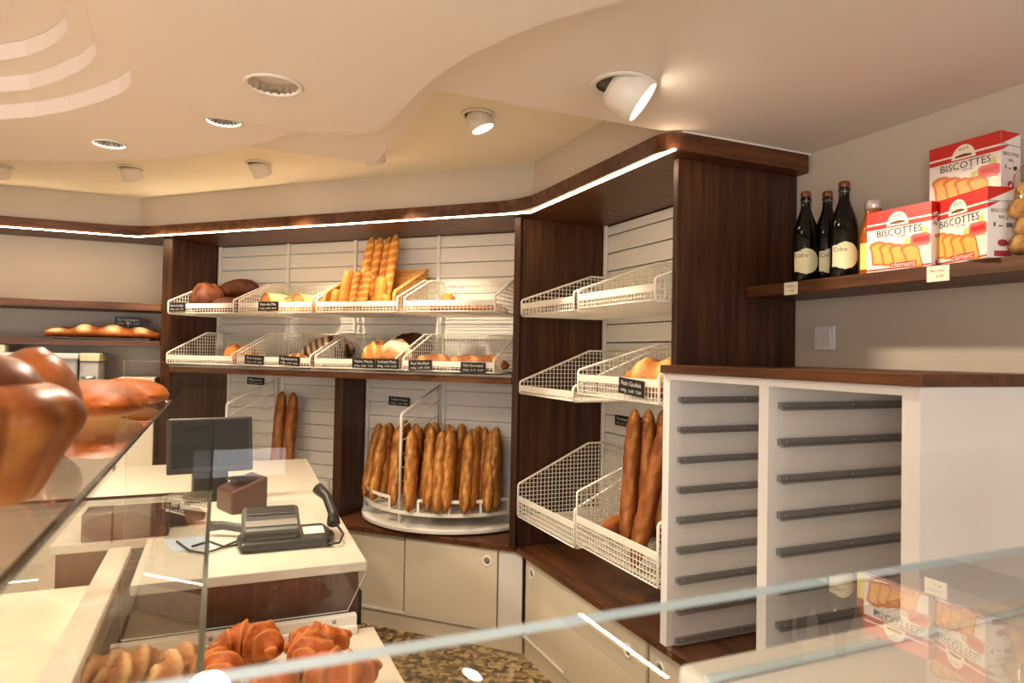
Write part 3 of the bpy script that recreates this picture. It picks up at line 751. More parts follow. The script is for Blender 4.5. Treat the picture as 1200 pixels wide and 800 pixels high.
words = ['first', 'second', 'third', 'fourth', 'fifth', 'sixth', 'seventh', 'eighth', 'ninth']
def inside(px, py, dr):
    v_ = 3.47
    for _ in range(6):
        u_ = uvz(at(px, py, V=v_))[0]; v_ = CV - math.sqrt(max(.01, (CR - dr) ** 2 - (u_ - CU) ** 2)); v_ = min(v_, 3.66)
    return uvz(at(px, py, V=v_))[0], v_
lft = [(430, 572, 447, 505), (442, 584, 457, 503), (457, 586, 465, 508)]
i = 0
for k, (xb, yb, xt, yt) in enumerate(lft):
    ub, vb = inside(xb, yb, .085); ut = uvz(at(xt, yt, V=vb + .08))[0]
    cbag(i, W1(ub, vb, ZF + .004), W1(ut, vb + .08, ZF + .45), words[k] + ' front baguette from left, left of the divider in the full carousel'); i += 1
rgt = [(486, 588, 490, 506), (500, 590, 504, 511), (514, 592, 520, 510), (529, 593, 535, 504), (544, 594, 550, 513), (559, 592, 564, 503), (573, 590, 577, 509), (587, 587, 588, 505)]
for k, (xb, yb, xt, yt) in enumerate(rgt):
    ub, vb = inside(xb, yb, .085); ut = uvz(at(xt, yt, V=vb + .09))[0]
    cbag(i, W1(ub, vb, ZF + .004), W1(ut, min(vb + .09, 3.69), ZF + .45 + (.014 if k % 2 else -.014)), words[k] + ' front baguette right of the divider in the full carousel'); i += 1
for k in range(9):
    ub = -2.25 + .088 * k; vb = CV - math.sqrt((CR - .165) ** 2 - (ub - CU) ** 2) if abs(ub - CU) < CR - .17 else 3.65
    vb = min(vb, 3.65)
    cbag(i, W1(ub, vb, ZF + .004), W1(ub + .008, min(vb + .07, 3.70), ZF + .475 + .014 * (k % 3)), 'crusty baguette standing behind the front row in the full carousel', 'baguettes half hidden behind the front row of the full carousel'); i += 1
for k in range(7):
    ub = -2.22 + .095 * k; vb = 3.64
    cbag(i, W1(ub, vb, ZF + .004), W1(ub + .005, 3.70, ZF + .50 + .014 * (k % 2)), 'crusty baguette standing against the slats at the back of the full carousel', 'baguettes hidden at the back of the full carousel'); i += 1
lb = put(bag(.63, .078, 97, 'long', 3, amp=.03, nse=.02), 'baguette', baguette2_m, 'long smooth brown baguette on the left behind the till', 'bread', stand(0, W1(-3.125, 3.64, ZF + .004), W1(-3.125, 3.695, ZF + .63)))
again(lb, stand(0, W1(-3.03, 3.64, ZF + .004), W1(-3.03, 3.695, ZF + .625)), 'long smooth brown baguette on the right behind the till')

# ================================================================== PRICE TAGS
def price_tag(label, w, h, M, lines, stand_off=True, group='small black price tags'):
    t = thing('price_tag', label, 'price tag', (0, 0, 0), 0, group); t.matrix_world = M
    MB().box((-w / 2, -.002, -h / 2), (w / 2, .002, h / 2)).build('plaque', tag_m, t, .001)
    text(lines[0], h * .40, chalk_m, t, facing(0, -.0024, h * .18), width=w * .78)
    text(lines[1], h * .26, chalk_m, t, facing(0, -.0024, -h * .26), name='price_lettering', width=w * .82)
    return t
def tag1(px0, px1, py0, py1, label, lines, tilt=0):
    a = uvz(at(px0, py0, V=3.258)); c = uvz(at(px1, py1, V=3.258))
    price_tag(label, c[0] - a[0], .055, T_(W1((a[0] + c[0]) / 2, 3.258, (a[2] + c[2]) / 2)) @ Rz(RZ1) @ Ry(tilt), lines)
PR = '350g   2,90   8,30'
tag1(198.5, 217, 354.5, 365, 'black price tag on the leftmost upper wire basket', ('Boule de Seigle', '400g  2,60  6,50'))
tag1(303, 326, 354, 363, 'black price tag in the middle of the second upper wire basket', ('Pain de Mie', '350g  2,90  8,30'))
tag1(287, 309, 416, 427, 'black price tag at left on the second lower wire basket', ('Sarrasin', '300g  2,70  9,00'), .04)
tag1(327, 351, 416.5, 428.5, 'black price tag at right on the second lower wire basket', ('Epeautre', '300g  2,90  9,60'), .05)
tag1(413, 439.5, 420, 431, 'black price tag at left of the touching pair on third lower wire basket', ('Petite Meule', '400g  2,80  7,00'))
tag1(440.2, 467, 420.5, 431.5, 'black price tag at right of the touching pair on third lower wire basket', ('La Grande Meule', '800g  5,20  6,50'))
tag1(479, 506, 421.5, 434, 'tilted black price tag at left on the rightmost lower wire basket', ('Pavé Nordique', '300g  2,40  8,00'), -.05)
tag1(540, 569, 424, 437, 'black price tag at right on the rightmost lower wire basket', ('Petit Gourmand', '250g  2,10  8,40'))
price_tag('black price tag hooked on the slats above the full carousel', .155, .055, T_(W1(-2.245, VS - .0045, 1.287)) @ Rz(RZ1) @ Ry(.03), ('Tradition Francaise', '250g  1,20  4,80'))
price_tag('black price tag hooked on the slats above two lone baguettes', .150, .050, T_(W1(-3.405, VS - .0045, 1.378)) @ Rz(RZ1) @ Ry(.03), ('Baguette', '250g  1,00  4,00'))
price_tag('black price tag clipped before the large golden loaf in right-hand bay', .172, .062, T_((1.455, 2.197, 1.482)) @ Rz(RZ2) @ Ry(.06), ('Petit Gaulois', '400g  3,00  7,50'))
price_tag('black price tag at left on the slats above the dark baguettes', .150, .055, T_((1.990, 3.08, 1.255)) @ Rz(RZ2), ('Campagne', '400g  2,40  6,00'))
price_tag('black price tag half hidden by dark baguettes on the right-hand slats', .150, .055, T_((1.990, 2.88, 1.262)) @ Rz(RZ2), ('Cereales', '400g  2,60  6,50'))
et = price_tag('black price tag standing behind the wheat-ear loaf on the back shelf', .16, .062, T_((-.572, 5.30, 1.776)), ('Epi Campagne', '300g  1,90  6,30'), group='small black price tags')
MB().cyl((.0, -.006, -.06), (.0, -.006, -.018), .004, 8).lathe([(.001, -.02), (.013, -.012), (.013, -.004), (.001, -.002)], 12, 0, Matrix.Translation((0, -.008, 0))).build('holder_pin', wire_m, et)
MB().cyl((0, .004, -.128), (0, .004, -.02), .003, 6).build('stem', black_m, et)

# ---- wheat-ear loaf and tray on the back shelf
tag(MB().prism([(-.98, 5.12), (-.42, 5.12), (-.42, 5.42), (-.98, 5.42)], 1.646, 1.658).build('serving_board', tray_m, bevel=.003), 'thin dark board under the wheat-ear loaf on the back shelf', 'tray')
m = MB(); rings = []; attr = []; n = 60; nc = 14
for i_ in range(n + 1):
    t = i_ / n; x = -.33 + .66 * t
    seg = abs(math.sin(t * PI * 4.0 + .5)); env = (math.sin(PI * min(1, max(0, t * .96 + .02)))) ** .45
    w = (.050 + .030 * seg) * env; hh = (.040 + .026 * seg) * env; y = .016 * math.sin(t * PI * 4)
    ring = []
    for k in range(nc):
        a = 2 * PI * k / nc; s = math.sin(a); ring.append(Vector((x, y + w * math.cos(a), .028 + (hh * s if s > 0 else .028 * s)))); attr.append(max(0, min(1, (seg - .62) * 2.6)) * (1 if s > .1 else 0))
    rings.append(ring)
m.loft(rings); m.a = attr
put(m, 'wheat_ear_loaf', epi_m, 'long wheat-ear loaf with pale bulges on the back shelf', 'bread', T_((-.70, 5.21, 1.658)))

# ================================================================== WALL SHELF WITH BOTTLES AND CARTONS
ws = thing('wall_shelf', 'brown wooden shelf on the right wall under bottles and cartons', 'shelf', (1.85, 0, 1.834))
MB().box((0, -.6, 0), (.268, 2.018, .040)).build('board', woodY, ws, .002)
def pcard(px0, py0, px1, py1, label, lines):
    a, c = at(px0, py0, X=1.847), at(px1, py1, X=1.847)
    t = thing('price_card', label, 'price card', (1.8485, (a.y + c.y) / 2, (a.z + c.z) / 2), RZ2, 'paper price cards on the wall shelf')
    w, h = a.y - c.y, .044
    MB().box((-w / 2, -.0015, -h / 2), (w / 2, .0015, h / 2)).build('card', card_m, t)
    text(lines[0], .010, ink_m, t, facing(0, -.002, .008), width=w * .6); text(lines[1], .010, ink_m, t, facing(w * .1, -.002, -.008), name='price_lettering', width=w * .35)
pcard(919, 331, 934, 345, 'small cream price card on the shelf edge below the first cider bottle', ('Cidre', '4,90'))
pcard(1086, 313, 1112, 328, 'larger cream price card on the shelf edge below the cartons', ('Biscottes', '2,90'))
ZS = 1.8745
def bottle(label, loc, rotz, lines, labels_cut):
    t = thing('cider_bottle', label, 'bottle', loc, rotz, 'dark cider bottles on the wall shelf')
    pr = [(.002, .001), (.040, .001), (.043, .006), (.043, .165), (.041, .182), (.034, .210), (.0235, .238), (.0175, .258), (.0155, .280), (.0155, .286), (.0175, .288), (.0175, .297), (.0155, .299), (.013, .301), (.002, .301)]
    MB().lathe(pr, 32).build('body', bottle_m, t)
    MB().lathe([(.002, .3015), (.0155, .3015), (.0165, .306), (.0165, .318), (.0145, .322), (.002, .322)], 20).build('stopper', foil_m, t)
    w = MB()
    for s in (-1, 1): w.tube([(0, s * .018, .272), (0, s * .019, .29), (0, s * .0175, .316)], .0011, 5).tube([(s * .018, 0, .272), (s * .019, 0, .29), (s * .0175, 0, .316)], .0011, 5)
    w.tube([(.0182 * math.cos(2 * PI * k / 16), .0182 * math.sin(2 * PI * k / 16), .286) for k in range(16)], .0012, 5, closed=True).build('wire_cage', silver_m, t)
    # oval label wrapped round the front (-y side), squared at the left
    m = MB(); rows = 16; R_ = .0437; zc = .070; hh = .046; cols = 14
    grid = []
    for r_ in range(rows + 1):
        z = -1 + 2 * r_ / rows; half = math.asin(min(.96, .93 * math.sqrt(max(0, 1 - z * z)))); left = -1.0 if abs(z) < .8 else -half
        grid.append([(left + (half - left) * c_ / cols, z) for c_ in range(cols + 1)])
    V = [[Vector((R_ * math.sin(a), -R_ * math.cos(a), zc + hh * z)) for a, z in row] for row in grid]
    o = len(m.v); m.v += [q for row in V for q in row]
    for r_ in range(rows):
        for c_ in range(cols):
            a = o + r_ * (cols + 1) + c_; m.f.append(((a, a + 1, a + cols + 2, a + cols + 1), 0, True))
    lb = m.build('paper_label', label_m, t, fix=False)
    tx = text(lines[0], .020, ink_m, lb, facing(-.017, 0, zc + .020)); t2 = text(lines[1], .007, ink_m, lb, facing(-.008, 0, zc + .010))
    for tt in (tx, t2):
        Mi = tt.matrix_local.copy(); tt.matrix_local = Matrix.Identity(4)
        for v_ in tt.data.vertices:
            q = Mi @ v_.co; a = q.x / R_; v_.co = Vector(((R_ + .0004) * math.sin(a), -(R_ + .0004) * math.cos(a), q.z))
    return t
bx = lambda px: at(px, 322, X=1.915).y
bt = bottle('dark cider bottle with cream oval label, leftmost beside the walnut panel', (1.905, bx(946), ZS), -.75, ('Cidre', 'BRUT  FERMIER'), 0)
dup(bt, (1.965, at(969, 320, X=1.965).y, ZS), -.45, 'dark cider bottle standing back between two others, label half hidden')
dup(bt, (1.905, bx(991), ZS), -.75, 'dark cider bottle with cream oval label, rightmost next to the juice')
jt = thing('juice_bottle', 'amber juice bottle with pale lid and yellow label', 'bottle', (1.945, at(1023, 316, X=1.945).y, ZS), -.75)
MB().lathe([(.002, .001), (.036, .001), (.040, .006), (.040, .135), (.036, .160), (.026, .195), (.0235, .215), (.0235, .222), (.002, .222)], 28).build('body', juice_m, jt)
MB().lathe([(.0255, .216), (.0275, .219), (.0275, .243), (.026, .246), (.002, .246)], 28).build('lid', lid_m, jt)
m = MB(); rings = [[Vector((.0406 * math.sin(a), -.0406 * math.cos(a), z)) for a in [(-1.3 + 2.6 * k / 16) for k in range(17)]] for z in (.02, .105)]
o = len(m.v); m.v += rings[0] + rings[1]; m.f += [((k, k + 1, 18 + k, 17 + k), 0, True) for k in range(16)]
jl = m.build('paper_label', ylabel_m, jt, fix=False)
tt = text('JUS', .018, ink_m, jl, facing(-.012, 0, .08)); tb = text('de pomme', .008, ink_m, jl, facing(-.008, 0, .062))
for q_ in (tt, tb):
    Mi = q_.matrix_local.copy(); q_.matrix_local = Matrix.Identity(4)
    for v_ in q_.data.vertices:
        q = Mi @ v_.co; a = q.x / .0406; v_.co = Vector((.041 * math.sin(a), -.041 * math.cos(a), q.z))

BW, BH, BDp = .209, .186, .085
def carton(label, loc, rotz):
    """rusk carton; local x = front width, front faces local -y, origin at front left bottom"""
    t = thing('rusk_carton', label, 'carton', loc, rotz, 'red and white rusk cartons on the wall shelf')
    MB().box((0, 0, 0), (BW, BDp, BH)).build('box', carton_m, t, .001)
    m = MB(); e = [0]
    def q(pts, mat, d):
        m.poly([(x * BW, -d, z * BH) for x, z in pts], mat)
    def sd(pts, mat, d): m.poly([(BW + d, y * BDp, z * BH) for y, z in pts], mat)
    q([(0, .80), (1, .80), (1, 1), (0, 1)], 0, .0005); q([(0, .70), (1, .70), (1, .77), (0, .77)], 0, .0005)
    cx, cz, rw, rh = .50, .72, .17, .22
    q([(cx + rw * math.cos(PI * k / 18), cz + rh * math.sin(PI * k / 18)) for k in range(19)], 1, .0008)
    q([(cx - .12, cz + .03), (cx + .12, cz + .03), (cx + .11, cz + .055), (cx, cz + .075), (cx - .11, cz + .055)], 5, .0011)
    q([(cx - .045, cz + .025), (cx + .045, cz + .025), (cx, cz + .065)], 0, .0013)
    # jam pot, cup, spoon
    q([(.70, .36), (.99, .36), (.99, .50), (.93, .53), (.74, .53), (.70, .50)], 3, .0005)
    q([(.74, .40), (.97, .40), (.97, .48), (.74, .48)], 0, .0007)
    q([(.66, .22), (.95, .16), (.97, .34), (.64, .34)], 1, .0008); q([(.64, .335), (.97, .335), (.97, .355), (.64, .355)], 3, .0009)
    q([(.58, .38), (.70, .42), (.74, .50), (.62, .48)], 4, .0004); q([(.84, .52), (.95, .52), (.93, .62), (.90, .64)], 4, .0004)
    def toast(x, z, s, sh, d, mm):
        P = [(-.5, -.75), (.42, -.82), (.52, -.7), (.55, .1), (.62, .35), (.50, .62), (.2, .74), (-.2, .74), (-.55, .62), (-.64, .38), (-.52, .1)]
        return [(x + (px_ + sh * (pz_)) * s, z + pz_ * s * 1.12) for px_, pz_ in P]
    for x, z, s, sh, d in ((.20, .31, .235, -.08, .0012), (.36, .275, .225, -.14, .0016), (.52, .235, .215, -.20, .0020), (.72, .205, .225, -.30, .0024)):
        q(toast(x, z, s, sh, 0, 0), 6, d); q(toast(x + .016, z - .010, s * .80, sh, 0, 0), 2, d + .0002)
    q([(.0, .02), (1, .02), (1, .045), (0, .045)], 0, .0005)
    q([(.40, .025), (.80, .025), (.80, .115), (.40, .115)], 0, .0030)
    # right side of the carton
    sd([(0, .80), (1, 1), (0, 1)], 0, .0005); sd([(0, .70), (.42, .80), (0, .77)], 0, .0005); sd([(0, .795), (1, .795), (1, .803), (0, .803)], 5, .0006)
    sd([(.22, .02), (.78, .02), (.78, .10), (.22, .10)], 7, .0005)
    sd([(.5 + .17 * math.cos(2 * PI * k / 16), .21 + .05 * math.sin(2 * PI * k / 16)) for k in range(16)], 7, .0005)
    sd([(.62, .43), (.82, .43), (.82, .49), (.62, .49)], 5, .0005); sd([(.20, .45), (.26, .43), (.26, .50), (.20, .49)], 5, .0005); sd([(.36, .44), (.50, .44), (.50, .455), (.36, .455)], 5, .0005)
    m.poly([(0, 0, BH + .0004), (BW, 0, BH + .0004), (BW, BDp, BH + .0004), (0, BDp, BH + .0004)], 0)
    pf = m.build('printed_artwork', [red_m, cream_m, toast_m, pink_m, green_m, ink_m, toastd_m, dred_m], t, fix=False)
    text('BISCOTTES', .030, ink_m, t, facing(.52 * BW, -.0014, .615 * BH), width=.70 * BW)
    text('NATURE', .008, ink_m, t, facing(.56 * BW, -.0014, .535 * BH), name='small_lettering')
    text('clément', .026, carton_m, t, facing(.60 * BW, -.0034, .073 * BH), name='brand_lettering', width=.37 * BW)
    text('RECETTE', .010, ink_m, t, facing(cx * BW, -.0014, (cz + .15) * BH), name='badge_lettering', width=.14 * BW)
    S = Matrix.Translation((BW + .001, BDp * .5, .66 * BH)) @ Rz(PI / 2) @ Matrix.Rotation(PI / 2, 4, 'X')
    text('BISCOTTES', .013, ink_m, t, S, name='side_lettering', width=.066)
    S = Matrix.Translation((BW + .001, BDp * .5, .57 * BH)) @ Rz(PI / 2) @ Matrix.Rotation(PI / 2, 4, 'X')
    text('300 g', .012, ink_m, t, S, name='side_lettering')
    return t
A = at(1015, 318.5, X=1.856)
ca = carton('red and white rusk carton square to the shelf edge, next to the juice', (1.858, A.y, ZS), RZ2)
dup(ca, (1.893, 1.314, ZS), -PI / 2 - .33, 'red and white rusk carton turned to show its printed side, front of shelf')
pu = at(1088, 239, Z=ZS + BH + .001); pu.x = min(pu.x, 1.97)
pu = at(1088, 240, X=1.985)
back = dup(ca, (1.985, at(1088, 240, X=1.985).y - .0, ZS), RZ2 - .02, 'rusk carton standing behind the turned one, mostly hidden')
dup(ca, (1.983, at(1088, 240, X=1.985).y - .004, ZS + BH + .001), RZ2 - .02, 'red and white rusk carton on top of the stack')
dup(ca, (1.985, back.location.y - BW - .012, ZS), RZ2, 'rusk carton at the back beside the bag of rolls, only a red strip visible')
# bag of rolls
bg = thing('roll_bag', 'clear bag of small seeded rolls at the right end of the shelf', 'bag', (1.925, at(1219, 262, X=1.925).y, ZS))
m = MB(); rings = []
for i_ in range(13):
    t = i_ / 12; z = .002 + .235 * t; w = (.078 if t < .68 else .078 * (1 - (t - .68) * 1.2)); d = w * .85
    rings.append([Vector((d * math.cos(2 * PI * k / 20) * (1 + .05 * math.sin(k * 3 + i_)), w * math.sin(2 * PI * k / 20) * (1 + .05 * math.sin(k * 2 + i_ * 1.7)), z)) for k in range(20)])
m.loft(rings); m.build('film', bag_m, bg)
rl = None
for i_, (dx, dy, dz, a_) in enumerate(((-.025, .030, .006, 0), (-.03, -.03, .007, .6), (.03, .0, .006, 1.2), (-.02, .02, .052, .3), (-.02, -.035, .055, 1), (.03, .02, .053, 2), (-.03, .03, .098, .8), (-.02, -.03, .10, .2), (.03, 0, .10, 1), (-.01, .022, .142, 1.4), (-.01, -.03, .14, .1))):
    M = T_(bg.location + Vector((dx, dy, dz))) @ Rz(a_)
    lab = 'small seeded roll packed in the clear bag on the wall shelf'
    if rl is None: rl = put(loaf(.066, .058, .046, 5, 'none', nse=.05, ns=14, nc=12), 'seeded_roll', roll_m, lab, 'bread', M, 'seeded rolls inside the clear bag')
    else: again(rl, M, lab, 'seeded rolls inside the clear bag')
# wall switch
so = thing('wall_socket', 'white square wall socket between shelf and tray cabinet', 'socket', (2.119, 1.884, 1.683), RZ2)
MB().box((-.046, -.009, -.046), (.046, 0, .046)).build('frame', rack_m, so, .004)
MB().box((-.030, -.012, -.030), (.030, -.0085, .030)).build('insert', white_m, so, .002)

# ================================================================== CEILING LIGHTS
def spot_lamp(label, p, aim, k=1.0, power=40, blend=.5, ang=58):
    t = thing('ceiling_spotlight', label, 'lamp', p, 0, 'adjustable white ceiling spotlights')
    MB().lathe([(.075 * k, -.001), (.092 * k, -.001), (.095 * k, -.004), (.092 * k, -.008), (.078 * k, -.010), (.075 * k, -.006)], 32, cap=False).build('trim_ring', trimw_m, t)
    MB().lathe([(.0765 * k, -.0045), (.0765 * k, -.0005), (.001, -.0005)], 32).build('recess', dgrey_m, t)
    d = Vector(aim).normalized(); q = d.to_track_quat('Z', 'Y').to_matrix().to_4x4()
    M = Matrix.Translation(Vector((0, 0, -.012 * k)) ) @ q
    MB().lathe([(.022 * k, -.03 * k), (.060 * k, -.022 * k), (.070 * k, -.0 * k), (.070 * k, .080 * k), (.066 * k, .084 * k), (.062 * k, .082 * k), (.060 * k, .070 * k), (.02 * k, .066 * k)], 32, 0, M).build('lamp_housing', trimw_m, t)
    MB().lathe([(.001, .0755 * k), (.061 * k, .0755 * k), (.061 * k, .077 * k), (.001, .077 * k)], 32, 0, M).build('lamp_lens', lens_m, t)
    ld = bpy.data.lights.new('spot_beam', 'SPOT'); ld.energy = power; ld.spot_size = math.radians(ang); ld.spot_blend = blend; ld.color = (1, .84, .62); ld.shadow_soft_size = .03
    lo = bpy.data.objects.new('spot_beam', ld); C.objects.link(lo); lo.parent = t
    lo.matrix_local = M @ T_((0, 0, .095 * k)) @ Matrix.Rotation(PI, 4, 'X')
    return t
SP = 50
spot_lamp('large white swivel spotlight tilted towards the cartons on the right wall', at(728, 97, Z=ZB), (.67, -.42, -.60), .98, 30)
spot_lamp('white swivel spotlight with visible lit lens above the bent corner', at(560, 133, Z=ZC), (.34, -.16, -.93), .74, SP)
spot_lamp('white swivel spotlight turned to the wall above the full carousel', at(437, 175, Z=ZC), (.40, .42, -.75), .74, SP)
spot_lamp('white swivel spotlight, third from left in the far row of four', at(303, 191, Z=ZC), (.40, .42, -.75), .74, SP)
spot_lamp('white swivel spotlight, second from left in the far row of four', at(153, 196, Z=ZC), (.15, .45, -.75), .74, SP)
spot_lamp('white swivel spotlight cut by the left edge of the photo', at(-2, 194, Z=ZC), (.05, .4, -.75), .74, SP)
DLP = 34
def downlight(label, p, r):
    t = thing('recessed_downlight', label, 'lamp', p, 0, 'round chrome downlights in the lower ceiling')
    MB().lathe([(r * .86, .002), (r, -.0008), (r, -.004), (r * .93, -.007), (r * .86, -.004), (r * .86, .002)], 36, cap=False).build('trim_ring', trimw_m, t)
    n = 22; m = MB(); rings = []
    for z, rr in ((-.002, .90), (.03, .86), (.07, .74), (.10, .56), (.118, .34), (.119, .02)):
        rings.append([Vector((r * rr * (1 - .07 * (k % 2)) * math.cos(2 * PI * k / (2 * n)), r * rr * (1 - .07 * (k % 2)) * math.sin(2 * PI * k / (2 * n)), z)) for k in range(2 * n)])
    m.loft(rings, sm=False, cap=False); m.build('faceted_reflector', chrome_m, t, fix=False)
    ld = bpy.data.lights.new('downlight_beam', 'SPOT'); ld.energy = DLP; ld.spot_size = math.radians(150); ld.spot_blend = .7; ld.color = (1, .86, .66); ld.shadow_soft_size = .07
    lo = bpy.data.objects.new('downlight_beam', ld); C.objects.link(lo); lo.parent = t; lo.location = (0, 0, -.012)
    return t
downlight('largest chrome downlight in the middle of the lower ceiling', at(320, 99, Z=ZA - .001), .079)
downlight('chrome downlight near the left edge of the lower ceiling', at(128, 168, Z=ZA2 - .001), .060)
downlight('small chrome downlight beside the edge of the dropped ceiling', at(262, 141, Z=ZA2 - .001), .060)

# ================================================================== TILL COUNTER
tc_ = thing('till_counter', 'white topped till counter with a dark walnut front', 'counter', (0, 1.95, 0))
MB().prism([(-.19, 0), (.405, 0), (.43, 1.0), (.465, 1.95), (-.45, 1.95), (-.45, .46), (-.19, .46)], .972, 1.0).build('top', counter_m, tc_, .003)
MB().box((-.17, .012, 0), (.385, .035, .971)).build('front_panel', woodDV, tc_, .001)
MB().prism([(-.17, .036), (.385, .036), (.41, 1.0), (.44, 1.9), (-.44, 1.9), (-.44, .5), (-.17, .5)], 0, .971).build('body', woodDV, tc_)
MB().box((.388, .05, .80), (.404, .085, .90)).build('handle', black_m, tc_, .004)
# POS screen
ps = thing('till_screen', 'black touch screen till tilted back on its stand', 'till screen', at(246, 588, Z=1.0), .12)
Mt = Matrix.Translation((0, 0, .115)) @ Matrix.Rotation(-.22, 4, 'X')
MB().box((-.155, -.012, 0), (.155, .018, .215), 0, Mt).build('screen_case', black_m, ps, .006)
MB().box((-.140, -.0135, .022), (.140, -.0125, .203), 0, Mt).build('screen_glass', screen_m, ps)
MB().box((-.09, .0, .0), (.11, .16, .012)).build('stand_foot', black_m, ps, .004)
MB().box((-.06, .03, .01), (.07, .10, .14)).build('stand_neck', black_m, ps, .01)
# receipt printer
p = at(283, 601, Z=1.0)
rp = thing('receipt_printer', 'dark red-brown receipt printer beside the till screen', 'printer', (p.x, p.y + .07, 1.0), .35)
MB().prism([(-.065, 0), (.07, 0), (.07, .125), (-.065, .08)], -.075, .075, 0, M=Matrix.Rotation(PI / 2, 4, 'X')).build('case', boxw_m, rp, .008)
MB().box((-.04, -.05, .108), (.06, .05, .118)).build('paper_lid', black_m, rp, .003)
# card terminal / desk phone
p = at(330, 645, Z=1.0)
ct = thing('desk_telephone', 'black desk telephone with silver bands and a white slip', 'telephone', (p.x + .015, p.y + .09, 1.0), -.02)
MB().prism([(-.13, -.10), (.13, -.10), (.15, -.02), (.13, .10), (-.12, .10), (-.14, 0)], .0, .030).build('base', black_m, ct, .012)
M2 = Matrix.Translation((-.04, .02, .03)) @ Matrix.Rotation(.35, 4, 'X')
MB().box((-.085, -.07, 0), (.085, .07, .055), 0, M2).build('body', dgrey_m, ct, .012)
MB().box((-.07, -.0725, .012), (.07, -.0705, .030), 0, M2).build('display_band', mgrey_m, ct)
MB().box((-.075, -.05, .0555), (.075, -.02, .058), 0, M2).build('key_strip', mgrey_m, ct, .001)
MB().box((-.07, .01, .0555), (.07, .055, .060), 0, M2).build('lid', black_m, ct, .002)
MB().box((.055, -.085, .031), (.118, .03, .034), 0, Matrix.Rotation(.12, 4, 'X')).build('paper_slip', wire_m, ct)
MB().tube([(.11, .11, .14), (.135, .07, .12), (.15, .02, .075), (.148, -.01, .05)], .02, 10, rs=[.020, .016, .017, .022]).build('handset', black_m, ct)
MB().tube([(.155, -.03, .05), (.17, -.07, .03), (.155, -.10, .012), (.12, -.105, .012)], .004, 6).build('cord', black_m, ct)
p = at(275, 628, Z=1.0)
sc = thing('barcode_scanner', 'black hand scanner lying left of the telephone', 'scanner', (p.x - .01, p.y, 1.0), -.5)
MB().tube([(-.07, 0, .03), (-.03, 0, .034), (.05, 0, .026), (.075, 0, .022)], .016, 10, rs=[.017, .014, .014, .022]).build('grip', dgrey_m, sc)
MB().box((.06, -.03, .002), (.10, .03, .042)).build('head', black_m, sc, .008)
pts = [at(246, 660, Z=1.005), at(262, 655, Z=1.005), at(285, 640, Z=1.005)]
tag(MB().tube([at(225, 640, Z=1.006), at(245, 634, Z=1.006), at(262, 640, Z=1.006), at(280, 633, Z=1.006), at(292, 628, Z=1.006)], .0035, 6).build('cable', black_m), 'thin black cable running from paper to scanner on the till counter', 'cable')
tag(MB().tube([at(207, 634, Z=1.006), at(222, 645, Z=1.006), at(240, 648, Z=1.006), at(262, 641, Z=1.006), at(290, 636, Z=1.006)], .0035, 6).build('cable', black_m), 'black cable looping below the pale paper on the till counter', 'cable')
p = at(207, 617, Z=1.0)
hd = thing('cordless_handset', 'dark brown rounded handset lying left on the till counter', 'telephone', (p.x, p.y + .02, 1.0), .12)
MB().tube([(-.085, 0, .02), (-.06, 0, .028), (0, 0, .034), (.06, 0, .030), (.085, 0, .022)], .03, 14, rs=[.012, .024, .030, .026, .012]).build('shell', black_m, hd)
MB().box((-.03, -.02, .058), (.04, .02, .066)).build('keypad', boxw_m, hd, .002)
p = at(222, 637, Z=1.0)
tag(MB().box((-.06, -.07, 0), (.06, .07, .0015)).build('paper_sheet', paper_m, loc=(p.x, p.y, 1.0005), rot=.3), 'pale blue paper sheet on the till counter', 'paper')
p = at(147, 632, Z=1.0)
tag(MB().box((-.12, 0, 0), (.12, .12, .085)).build('storage_box', boxw_m, loc=(p.x, p.y, 1.0), rot=0, bevel=.004), 'low dark brown box at the left end of the till counter', 'box')

# ================================================================== BREAD SLICER AND BACK CABINET
tag(MB().box((-1.9, 4.98, 0), (-.60, 5.44, .90)).build('back_cabinet', cab_m, bevel=.004), 'pale low cabinet under the bread slicer by the back wall', 'cabinet')
bs = thing('bread_slicer', 'grey bread slicing machine with beige side column by the back wall', 'machine', (-1.2, 5.0, .901))
MB().box((-.55, 0, 0), (.385, .40, .635)).build('body', slicer_m, bs, .012)
MB().box((-.56, -.012, .615), (.392, .41, .652)).build('top_cover', slicerw_m, bs, .008)
MB().box((.395, .02, .10), (.50, .36, .60)).build('side_column', slicer_m, bs, .006)
MB().box((.395, .01, .602), (.505, .37, .655)).build('column_cap', beige_m, bs, .006)
MB().cyl((.41, -.01, .50), (.49, -.01, .50), .012, 10).box((.42, -.03, .36), (.48, .018, .47)).build('lever', chrome_m, bs)
tag(MB().box((-.06, -.05, 0), (.06, .05, .045)).build('small_box', beige_m, loc=(-1.27, 5.12, 1.554), bevel=.003), 'small beige box lying on the bread slicer', 'box')
tag(MB().box((-.595, 5.02, 0), (-.38, 5.44, 1.40)).build('tall_cabinet', cab_m, bevel=.004), 'pale cream cabinet side between slicer and walnut upright', 'cabinet')

